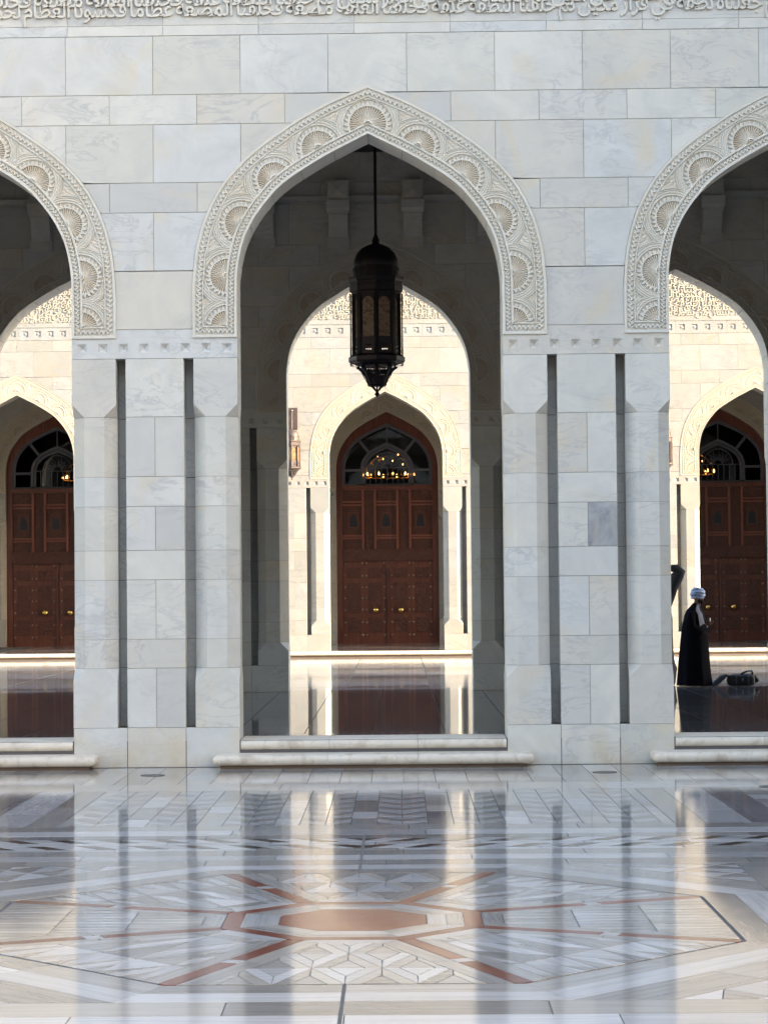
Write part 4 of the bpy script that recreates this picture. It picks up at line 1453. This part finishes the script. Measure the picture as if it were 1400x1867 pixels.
# ------------------------------------------------------------------ lanterns
def lantern(k, metal, pane_mat, wires=True):
    """octagonal lantern about z = 0 (top of dome) downwards, unit = metres * k"""
    z = lambda y: -(y - 95) * .001388
    P = {}
    ph = 0.0  # vertex towards the viewer (-y)
    def lat(prof, n=8): 
        m = MB(); m.lathe([(r * k, zz * k) for r, zz in prof], n, ph=-PI / 2); return m
    d = MB(); d.lathe([(r * k, zz * k) for r, zz in [(.33, z(352)), (.338, z(330)), (.328, z(270)), (.29, z(205)), (.22, z(150)), (.13, z(115)), (.06, z(97)), (.035, z(60)), (.028, z(0))]], 24, cap0=True)
    me = d.mesh('lantern_dome', metal); smooth_by_angle(me, 50); P['lantern_dome'] = (me, [])
    m = lat([(.35, z(470)), (.35, z(400)), (.36, z(396)), (.36, z(375)), (.345, z(370)), (.345, z(353))], 16); P['drum'] = (m.mesh('drum', metal), [])
    m = lat([(.375, z(655)), (.375, z(640)), (.405, z(632)), (.405, z(560)), (.395, z(555)), (.395, z(530)), (.41, z(524)), (.425, z(500)), (.425, z(472))]); P['cornice'] = (m.mesh('cornice', metal), [])
    m = lat([(.30, z(1445)), (.36, z(1425)), (.415, z(1415)), (.43, z(1395)), (.43, z(1352)), (.40, z(1340)), (.37, z(1325))])
    P['base_flange'] = (m.mesh('base_flange', metal), [])
    fr = MB()
    for i in range(48):
        a = 2 * PI * i / 48; rr = .405 * math.cos(PI / 8) / math.cos(((a + PI / 8) % (PI / 4)) - PI / 8)
        rr = .40
        fr.lathe([(.001 * k, z(1450) * k), (.010 * k, z(1425) * k)], 4, c=(rr * k * math.cos(a), rr * k * math.sin(a)))
    P['base_flange'][1].append(('fringe', fr.mesh('fringe', metal)))
    # body: posts, sills, perforated panels, panes
    R = .35
    posts = MB(); panes = MB(); col = MB(); panels = MB()
    for i in range(8):
        a = -PI / 2 + i * PI / 4; b = a + PI / 4
        A = (R * math.cos(a), R * math.sin(a)); B = (R * math.cos(b), R * math.sin(b))
        posts.lathe([(.026 * k, z(1330) * k), (.026 * k, z(650) * k)], 6, c=(A[0] * k, A[1] * k))
        C = (.393 * math.cos(a) * k, .393 * math.sin(a) * k)
        col.lathe([(.014 * k, z(1345) * k), (.011 * k, z(1200) * k), (.009 * k, z(1000) * k), (.011 * k, z(760) * k), (.014 * k, z(650) * k)], 6, c=C)
        def W(t, zz, inn=0.0):
            x = A[0] + (B[0] - A[0]) * t; y = A[1] + (B[1] - A[1]) * t
            nx, ny = math.cos(a + PI / 8), math.sin(a + PI / 8)
            return ((x - nx * inn) * k, (y - ny * inn) * k, zz * k)
        # frame around the pane (arched)
        t0, t1 = .15, .85
        zt = z(700); zb_ = z(1138); zs = z(760)
        arc = [(t1, zb_)] + [(.5 + .35 * math.cos(PI * q / 10), zs + (zt - zs) * math.sin(PI * q / 10)) for q in range(11)] + [(t0, zb_)]
        outer = [(1.0, zb_)] + [(1.0, zs)] + [(1.0, zt)] + [(.9, z(655))] * 1 + [(.7, z(655))] + [(.6, z(655))] + [(.5, z(655))] + [(.4, z(655))] + [(.3, z(655))] + [(.1, z(655))] + [(0, zt)] + [(0, zs)] + [(0, zb_)]
        n = min(len(arc), len(outer))
        V = [W(*q) for q in arc[:n]] + [W(*q) for q in outer[:n]]
        panels.add(V, [(j, j + n, j + n + 1, j + 1) for j in range(n - 1)])
        panels.add([W(t, zz, .02) for t, zz in arc] + [W(t, zz) for t, zz in arc], [(j, j + 1, j + 1 + len(arc), j + len(arc)) for j in range(len(arc) - 1)])
        panes.add([W(t, zz, .012) for t, zz in arc], [tuple(range(len(arc)))])
        # pierced panel below the pane: grid of strips with a few openings
        zz = [z(1330), z(1290), z(1272), z(1240), z(1222), z(1138)]
        tt = [0, .33, .42, .46, .55, .59, .68, 1]
        for r in range(len(zz) - 1):
            for c in range(len(tt) - 1):
                if r in (1, 3) and c in (1, 3, 5): continue
                panels.add([W(tt[c], zz[r]), W(tt[c + 1], zz[r]), W(tt[c + 1], zz[r + 1]), W(tt[c], zz[r + 1])], [(0, 1, 2, 3)])
    P['corner_post'] = (posts.mesh('corner_post', metal), [('colonnette', col.mesh('colonnette', metal))])
    P['pierced_panel'] = (panels.mesh('pierced_panel', metal), [('onyx_pane', panes.mesh('onyx_pane', pane_mat))])
    # lower bowl with lattice sides
    prof = [(.278, z(1470)), (.252, z(1490)), (.215, z(1515)), (.182, z(1548)), (.150, z(1595)), (.130, z(1640)), (.135, z(1662))]
    ribs = MB(); lat_ = MB()
    for i in range(8):
        a = -PI / 2 + i * PI / 4; b = a + PI / 4
        ribs.tube([(r * k * math.cos(a), r * k * math.sin(a), zz * k) for r, zz in prof], .022 * k, 5)
        S = lambda t, j: Vector((prof[j][0] * k * math.cos(a), prof[j][0] * k * math.sin(a), prof[j][1] * k)).lerp(Vector((prof[j][0] * k * math.cos(b), prof[j][0] * k * math.sin(b), prof[j][1] * k)), t)
        def Sp(t, w):
            w *= len(prof) - 1; j = min(int(w), len(prof) - 2); return S(t, j).lerp(S(t, j + 1), w - j)
        for q in range(-4, 7):
            for s in (1, -1):
                pts = []
                for e in range(7):
                    w = .12 + .80 * e / 6; t = q * .2 + s * (w - .5) * 1.2 + .1
                    if .02 < t < .98: pts.append(Sp(t, w))
                if len(pts) > 1: lat_.tube(pts, .0085 * k, 4)
        lat_.add([Sp(0, 0), Sp(1, 0), Sp(1, .12), Sp(0, .12)], [(0, 1, 2, 3)]); lat_.add([Sp(0, .9), Sp(1, .9), Sp(1, 1), Sp(0, 1)], [(0, 1, 2, 3)])
        lat_.add([Sp(0, 0), Sp(.2, 0), Sp(.2, 1), Sp(0, 1)], [(0, 1, 2, 3)]); lat_.add([Sp(.8, 0), Sp(1, 0), Sp(1, 1), Sp(.8, 1)], [(0, 1, 2, 3)])
        ribs.tube([(.30 * k * math.cos(a), .30 * k * math.sin(a), z(1455) * k), (.275 * k * math.cos(a), .275 * k * math.sin(a), z(1475) * k)], .03 * k, 5)
        ribs.tube([(.125 * k * math.cos(a), .125 * k * math.sin(a), z(1655) * k), (.06 * k * math.cos(a), .06 * k * math.sin(a), z(1690) * k), (.018 * k * math.cos(a), .018 * k * math.sin(a), z(1725) * k)], .013 * k, 5)
    ribs.lathe([(.13 * k, z(1672) * k), (.15 * k, z(1660) * k), (.135 * k, z(1648) * k)], 8, ph=-PI / 2)
    P['bowl_rib'] = (ribs.mesh('bowl_rib', metal), [('lattice', lat_.mesh('lattice', metal))])
    m = lat([(.003, z(1795)), (.042, z(1758)), (.022, z(1735)), (.018, z(1718))], 8); P['finial'] = (m.mesh('finial', metal), [])
    return P
L = lantern(1.0, BRONZE, ONYX)
t = empty('hanging_lantern', (.03, 6.5, 7.45)); tag(t, 'large dark bronze octagonal lantern hanging in the middle arch', 'lantern')
for nm, (me, kids) in L.items():
    o = obj(nm, me, None, t)
    for kn, km in kids: obj(kn, km, None, o)
m = MB(); m.tube([(0, 0, .1), (0, 0, 2.58)], .022, 8); m.lathe([(.028, .12), (.055, .06), (.06, .02)], 12); m.lathe([(.10, 2.52), (.12, 2.575)], 12); m.build('rod', BRONZE, t)
L2 = lantern(.62, BRONZE2, ONYX2)
for x, l in ((-HB - .02, 'weathered bronze wall lantern on bracket beside the middle door arch'), (1.5 * BAY - .05, 'weathered bronze wall lantern half hidden behind the right pier')):
    t = empty('wall_lantern', (x, Y3 - .50, 6.33 + .40)); tag(t, l, 'lantern', 'lanterns on the sunlit arcade')
    for nm, (me, kids) in L2.items():
        o = obj(nm, me, None, t)
        for kn, km in kids: obj(kn, km, None, o)
    m = MB(); m.box(-.15, .15, .46, .499, .03, .66); m.box(-.125, .125, .445, .461, .06, .63); m.build('back_plate', BRONZE2, t)
    m = MB(); m.tube([(0, .45, .50), (0, .2, .56), (0, 0, .52), (0, 0, .0)], .03, 8); m.tube([(0, .45, .2), (0, .25, .3), (0, .02, .45)], .018, 6); m.ball((0, 0, .53), .05); m.build('bracket', BRONZE2, t)

# ------------------------------------------------------------------ drains
for (x, y), l in (((-2.60, -1.16), 'round metal drain cover set in the pale paving before the left pier'), ((2.73, -1.19), 'round metal drain cover set in the pale paving before the right pier'), ((4.36, -3.25), 'round metal drain cover at the right edge of the photograph')):
    t = empty('drain_cover', (x, y, 0)); tag(t, l, 'drain cover', 'drain covers')
    m = MB(); m.lathe([(.145, .0012), (.145, .005), (.120, .005), (.120, .0014)], 28, cap0=False, cap1=False); m.build('rim', IRON, t)
    m = MB(); m.lathe([(.118, .001), (.118, .0032), (.10, .0036), (.02, .0036)], 28)
    m.build('lid', IRON, t)

# ------------------------------------------------------------------ people
CLOTH_B = m_plain('black_cloth', (.006, .006, .009), .9, .05)
CLOTH_G = m_plain('grey_cloth', (.045, .045, .052), .9, .1)
CLOTH_T = m_plain('trim_cloth', (.22, .23, .29), .8, .2)
TURBAN = m_plain('turban_cloth', (.40, .48, .70), .8, .2)
CUFF = m_plain('white_cloth', (.70, .70, .74), .8, .2)
SKIN = m_plain('skin', (.20, .105, .07), .55, .35)
BEARD = m_plain('beard', (.02, .016, .015), .9, .1)
BAGM = m_plain('bag_nylon', (.008, .008, .010), .6, .3, bump=.2, bscale=30)
PHONE = m_plain('phone', (.015, .015, .018), .2, .5)
MAT_ = m_plain('folded_mat', (.055, .06, .08), .85, .2)

def skin_mesh(name, nodes, edges, mat, sub=2):
    me = bpy.data.meshes.new(name)
    me.from_pydata([n[:3] for n in nodes], edges, [])
    o = bpy.data.objects.new(name, me); COL.objects.link(o)
    mod = o.modifiers.new('skin', 'SKIN'); mod.use_smooth_shade = True
    for i, v in enumerate(me.skin_vertices[0].data):
        r = nodes[i][3]; v.radius = (r, r) if not isinstance(r, tuple) else r
        v.use_root = (i == 0)
    ss = o.modifiers.new('ss', 'SUBSURF'); ss.levels = sub; ss.render_levels = sub
    dg = bpy.context.evaluated_depsgraph_get(); dg.update()
    out = bpy.data.meshes.new_from_object(o.evaluated_get(dg))
    COL.objects.unlink(o); bpy.data.objects.remove(o); bpy.data.meshes.remove(me)
    out.name = name; out.materials.clear(); out.materials.append(mat)
    out.polygons.foreach_set('use_smooth', [True] * len(out.polygons))
    return out

def chain(nodes, edges, pts, start=None):
    prev = start
    for p in pts:
        nodes.append(p); i = len(nodes) - 1
        if prev is not None: edges.append((prev, i))
        prev = i
    return prev

def hand(nodes, edges, wrist, w, d, side, curl=.5):
    """palm and five fingers; w wrist index, d direction, side = thumb side"""
    d = Vector(d).normalized(); s = Vector(side).normalized(); n = d.cross(s)
    W = Vector(wrist)
    P = W + d * .075
    nodes.append((*P, .028)); pi = len(nodes) - 1; edges.append((w, pi))
    for k, ln in enumerate((.066, .078, .074, .058)):
        b = P + s * (.028 - .019 * k) + d * .015
        q1 = b + d * ln * .5 + n * .01; q2 = q1 + (d * (1 - curl) + n * curl).normalized() * ln * .45; q3 = q2 + (d * (.3) + n).normalized() * ln * .32
        chain(nodes, edges, [(*b, .0105), (*q1, .0095), (*q2, .009), (*q3, .0075)], pi)
    t0 = W + d * .03 + s * .032; t1 = t0 + (d + s).normalized() * .034; t2 = t1 + (d + n * .4).normalized() * .03
    chain(nodes, edges, [(*t0, .0125), (*t1, .0105), (*t2, .009)], w)

# man in the black robe; local frame: +x is where he faces, standing at the origin
t = empty('person', (5.72, 13.56, .333)); tag(t, 'man in long black robe and white turban standing with hands clasped', 'person', 'visitors in the gallery')
YAWM = -.35
t.rotation_euler = (0, 0, YAWM)
nodes = []; edges = []
pel = chain(nodes, edges, [(0, 0, .92, .13)])
che = chain(nodes, edges, [(.0, 0, 1.10, .12), (.0, 0, 1.27, .115), (.02, 0, 1.38, .08)], pel)
nk = chain(nodes, edges, [(.045, 0, 1.47, .055), (.07, 0, 1.53, .058)], che)
hd = chain(nodes, edges, [(.085, 0, 1.60, .088), (.085, 0, 1.68, .090), (.078, 0, 1.735, .06)], nk)
chain(nodes, edges, [(.15, 0, 1.60, .035), (.185, 0, 1.585, .013)], hd - 2)   # nose
chain(nodes, edges, [(.14, 0, 1.535, .035)], nk)                            # chin
for s in (-1, 1):
    hip = chain(nodes, edges, [(0, s * .09, .86, .10), (.02, s * .10, .50, .07), (0, s * .10, .10, .05), (.10, s * .11, .03, .035), (.16, s * .115, .025, .025)], pel)
    sh = chain(nodes, edges, [(.0, s * .15, 1.35, .055), (-.01, s * .225, 1.13, .045), (.15, s * .13, 1.07, .04)], che)
    wr = chain(nodes, edges, [(.215, s * .05, 1.105, .026)], sh)
    hand(nodes, edges, (.215, s * .05, 1.105), wr, (.75, -s * .45, .35), (.1, -s * .2, 1), .6)
body = skin_mesh('body', nodes, edges, SKIN)
obj('body', body, None, t)
def robe_r(z, secs):
    for (za, *a), (zb_, *b) in zip(secs, secs[1:]):
        if za <= z <= zb_:
            q = (z - za) / (zb_ - za); q = q * q * (3 - 2 * q); return [p + (r - p) * q for p, r in zip(a, b)]
    return list(secs[-1][1:])
SECS = [(.0, -.01, .31, .28), (.3, -.01, .285, .265), (.6, -.005, .265, .255), (.9, .005, .245, .25), (1.1, .01, .225, .25), (1.25, .01, .19, .245), (1.36, .01, .15, .225), (1.42, .02, .105, .16), (1.475, .035, .07, .075), (1.50, .04, .062, .065)]
def robe_pt(z, th, secs, extra=0.0):
    cx, rx, ry = robe_r(z, secs)
    k = max(0, 1 - z / 1.15)
    f = 1 + (.06 * math.sin(7 * th + 1.2 + .6 * z) + .035 * math.sin(13 * th + z * 2)) * (k * .9 + .15 * (z < 1.35))
    return (cx + (rx * f + extra) * math.cos(th), (ry * f + extra) * math.sin(th), z + .012)
m = MB()
zs = [0, .05, .15, .3, .45, .6, .75, .9, 1.0, 1.1, 1.2, 1.28, 1.35, 1.39, 1.42, 1.445, 1.475, 1.5]
m.loft([[robe_pt(z, 2 * PI * i / 40, SECS) for i in range(40)] for z in zs])
for s in (-1, 1):
    m.tube([(0, s * .17, 1.36), (-.01, s * .24, 1.22), (.0, s * .25, 1.08), (.10, s * .19, 1.0), (.20, s * .08, 1.06)], [.08, .095, .10, .105, .10], 12)
robe = m.build('robe', CLOTH_B, t, True)
m = MB()
for s in (-1, 1):
    a0, a1 = s * .42, s * .95
    m.loft([[robe_pt(z, a0 * (1.35 if z > 1.35 else 1) + (a1 - a0) * q / 4, SECS, .014) for q in range(5)] for z in (1.0, 1.08, 1.15, 1.22, 1.3, 1.36, 1.41, 1.45, 1.49)], False, False, closed=False)
m.build('lapel_trim', CLOTH_T, t, True)
m = MB()
for s in (-1, 1): m.tube([(.165, s * .085, 1.085), (.205, s * .055, 1.10)], [.052, .045], 12)
m.build('shirt_cuff', CUFF, t, True)
m = MB()
for k in range(5):
    zc = 1.635 + .032 * k; R = (.092, .102, .102, .088, .062)[k]
    tilt = (.20, -.12, .16, -.2, .1)[k]
    m.tube([(.075 + R * math.cos(2 * PI * i / 20) * 1.12, R * math.sin(2 * PI * i / 20), zc + tilt * R * math.sin(2 * PI * i / 20 + k) + .012 * math.sin(3 * 2 * PI * i / 20)) for i in range(21)], .026, 8)
m.ball((.075, 0, 1.735), .085, 14, 8, (1.05, 1, .55))
m.build('turban', TURBAN, t, True)
m = MB(); m.ball((.145, 0, 1.535), .052, 12, 8, (.8, 1.0, 1.0)); m.ball((.11, .055, 1.56), .03, 8, 6, (1, .6, 1.4)); m.ball((.11, -.055, 1.56), .03, 8, 6, (1, .6, 1.4)); m.build('beard', BEARD, t, True)
m = MB()
for s in (-1, 1): m.ball((.162, s * .032, 1.628), .010, 8, 6)
m.build('eye', FANDARK, t)
m = MB(); m.add([(.0, 0, 0)], []); m = MB(); m.box(.285, .298, -.04, .04, 1.11, 1.24); m.build('phone', PHONE, t)

# second visitor, mostly behind the right-hand pier, arm raised
t = empty('person', (5.02, 14.0, .333)); tag(t, 'person in dark grey gown mostly hidden behind the pier, one arm raised', 'person', 'visitors in the gallery')
nodes = []; edges = []
pel = chain(nodes, edges, [(0, 0, .92, .13)])
che = chain(nodes, edges, [(0, 0, 1.12, .13), (0, 0, 1.32, .14), (0, 0, 1.44, .09)], pel)
nk = chain(nodes, edges, [(0, 0, 1.53, .055)], che)
chain(nodes, edges, [(-.02, -.01, 1.62, .09), (-.02, -.01, 1.71, .09), (-.02, 0, 1.77, .06)], nk)
for s in (-1, 1): chain(nodes, edges, [(s * .09, 0, .86, .10), (s * .10, 0, .48, .07), (s * .10, 0, .1, .05), (s * .10, -.1, .03, .035)], pel)
a1 = chain(nodes, edges, [(.19, 0, 1.45, .07), (.36, -.02, 1.80, .055), (.50, -.03, 2.12, .05), (.34, -.06, 2.17, .04)], che)
w1 = chain(nodes, edges, [(.24, -.08, 2.18, .028)], a1)
hand(nodes, edges, (.24, -.08, 2.18), w1, (-1, -.1, .1), (0, 0, 1), .3)
a2 = chain(nodes, edges, [(-.19, 0, 1.42, .07), (-.26, 0, 1.12, .05), (-.20, -.12, .92, .04)], che)
w2 = chain(nodes, edges, [(-.16, -.2, .85, .028)], a2)
hand(nodes, edges, (-.16, -.2, .85), w2, (.2, -.8, -.5), (1, 0, 0), .4)
obj('body', skin_mesh('body', nodes, edges, SKIN), None, t)
S2_ = [(.0, 0, .37, .25), (.12, 0, .385, .26), (.30, 0, .41, .25), (.45, 0, .36, .24), (.8, 0, .35, .23), (1.1, 0, .355, .22), (1.25, 0, .36, .2), (1.36, 0, .33, .18), (1.45, 0, .2, .13), (1.52, 0, .075, .075), (1.55, 0, .065, .065)]
m = MB(); m.loft([[robe_pt(z, 2 * PI * i / 36, S2_) for i in range(36)] for z in (0, .1, .2, .3, .4, .5, .7, .9, 1.1, 1.2, 1.3, 1.38, 1.45, 1.49, 1.52, 1.55)])
m.tube([(.18, 0, 1.36), (.30, -.01, 1.62), (.37, -.02, 1.82), (.45, -.025, 2.0), (.50, -.03, 2.10), (.44, -.04, 2.15), (.33, -.06, 2.165)], [.12, .105, .105, .12, .11, .085, .06], 12)
m.tube([(-.18, 0, 1.36), (-.26, 0, 1.12), (-.20, -.12, .92)], [.1, .085, .075], 12)
m.build('gown', CLOTH_G, t, True)
m = MB(); m.ball((-.02, .01, 1.69), .115, 14, 8, (1, 1.05, 1.1)); m.build('headscarf', CLOTH_G, t, True)

# bag with handles, and a folded mat leaning on it
t = empty('duffel_bag', (6.56, 13.52, .333)); tag(t, 'black duffel bag with raised handles on the floor beside the man', 'bag')
def sup(x, ry, rz, zc, n=20, e=.62):
    P = []
    for i in range(n):
        a = 2 * PI * i / n; c, s = math.cos(a), math.sin(a)
        P.append((x, ry * math.copysign(abs(c)**e, c), zc + rz * math.copysign(abs(s)**e, s)))
    return P
m = MB(); m.loft([sup(x, ry, rz, zc) for x, ry, rz, zc in [(-.25, .08, .07, .105), (-.235, .12, .095, .105), (-.15, .135, .105, .108), (0, .135, .10, .104), (.12, .135, .104, .106), (.2, .125, .10, .104), (.235, .09, .07, .10)]])
me = m.mesh('bag_body', BAGM, True); obj('bag_body', me, None, t)
m = MB()
for s in (-.06, .06): m.tube([(-.02, s, .20), (.04, s, .235), (.11, s * .6, .265), (.19, s * .5, .27), (.205, s * .6, .235), (.19, s, .19)], .013, 8)
m.build('handle', BAGM, t, True)
m = MB(); m.tube([(-.23, -.06, .17), (-.27, -.05, .12), (-.24, -.06, .03)], .01, 6); m.ball((.275, 0, .10), .05, 10, 6, (1, 1.1, .9)); m.ball((.25, -.02, .15), .04, 8, 6); m.build('end_pocket', BAGM, t, True)
m = MB(); m.box(-.005, .015, -.143, -.136, .10, .14); m.build('bag_label', CLOTH_T, t)
m = MB()
for x in (-.11, .11): m.loft([sup(x + d, .139, .107, .107) for d in (-.016, .016)], False, False)
m.build('strap', MAT_, t)
m = MB(); m.tube([(-.2, 0, .205), (-.1, .0, .214), (.1, .0, .212), (.2, 0, .202)], .006, 6); m.build('zip', CLOTH_T, t)
mt = MB(); prof = [(-.30, .004), (-.26, .03), (-.2, .10), (-.1, .19), (.0, .215), (.02, .2), (-.06, .12), (-.13, .05), (-.2, .006)]
mt.loft([[(x, y, z) for x, z in prof] for y in (-.11, .11)])
o = mt.build('folded_mat', MAT_, None, False, (6.29, 13.50, .334)); tag(o, 'dark folded mat propped between the man and the black bag', 'mat')

# grain of cleanliness: a last look at names
print('objects', len(bpy.data.objects))
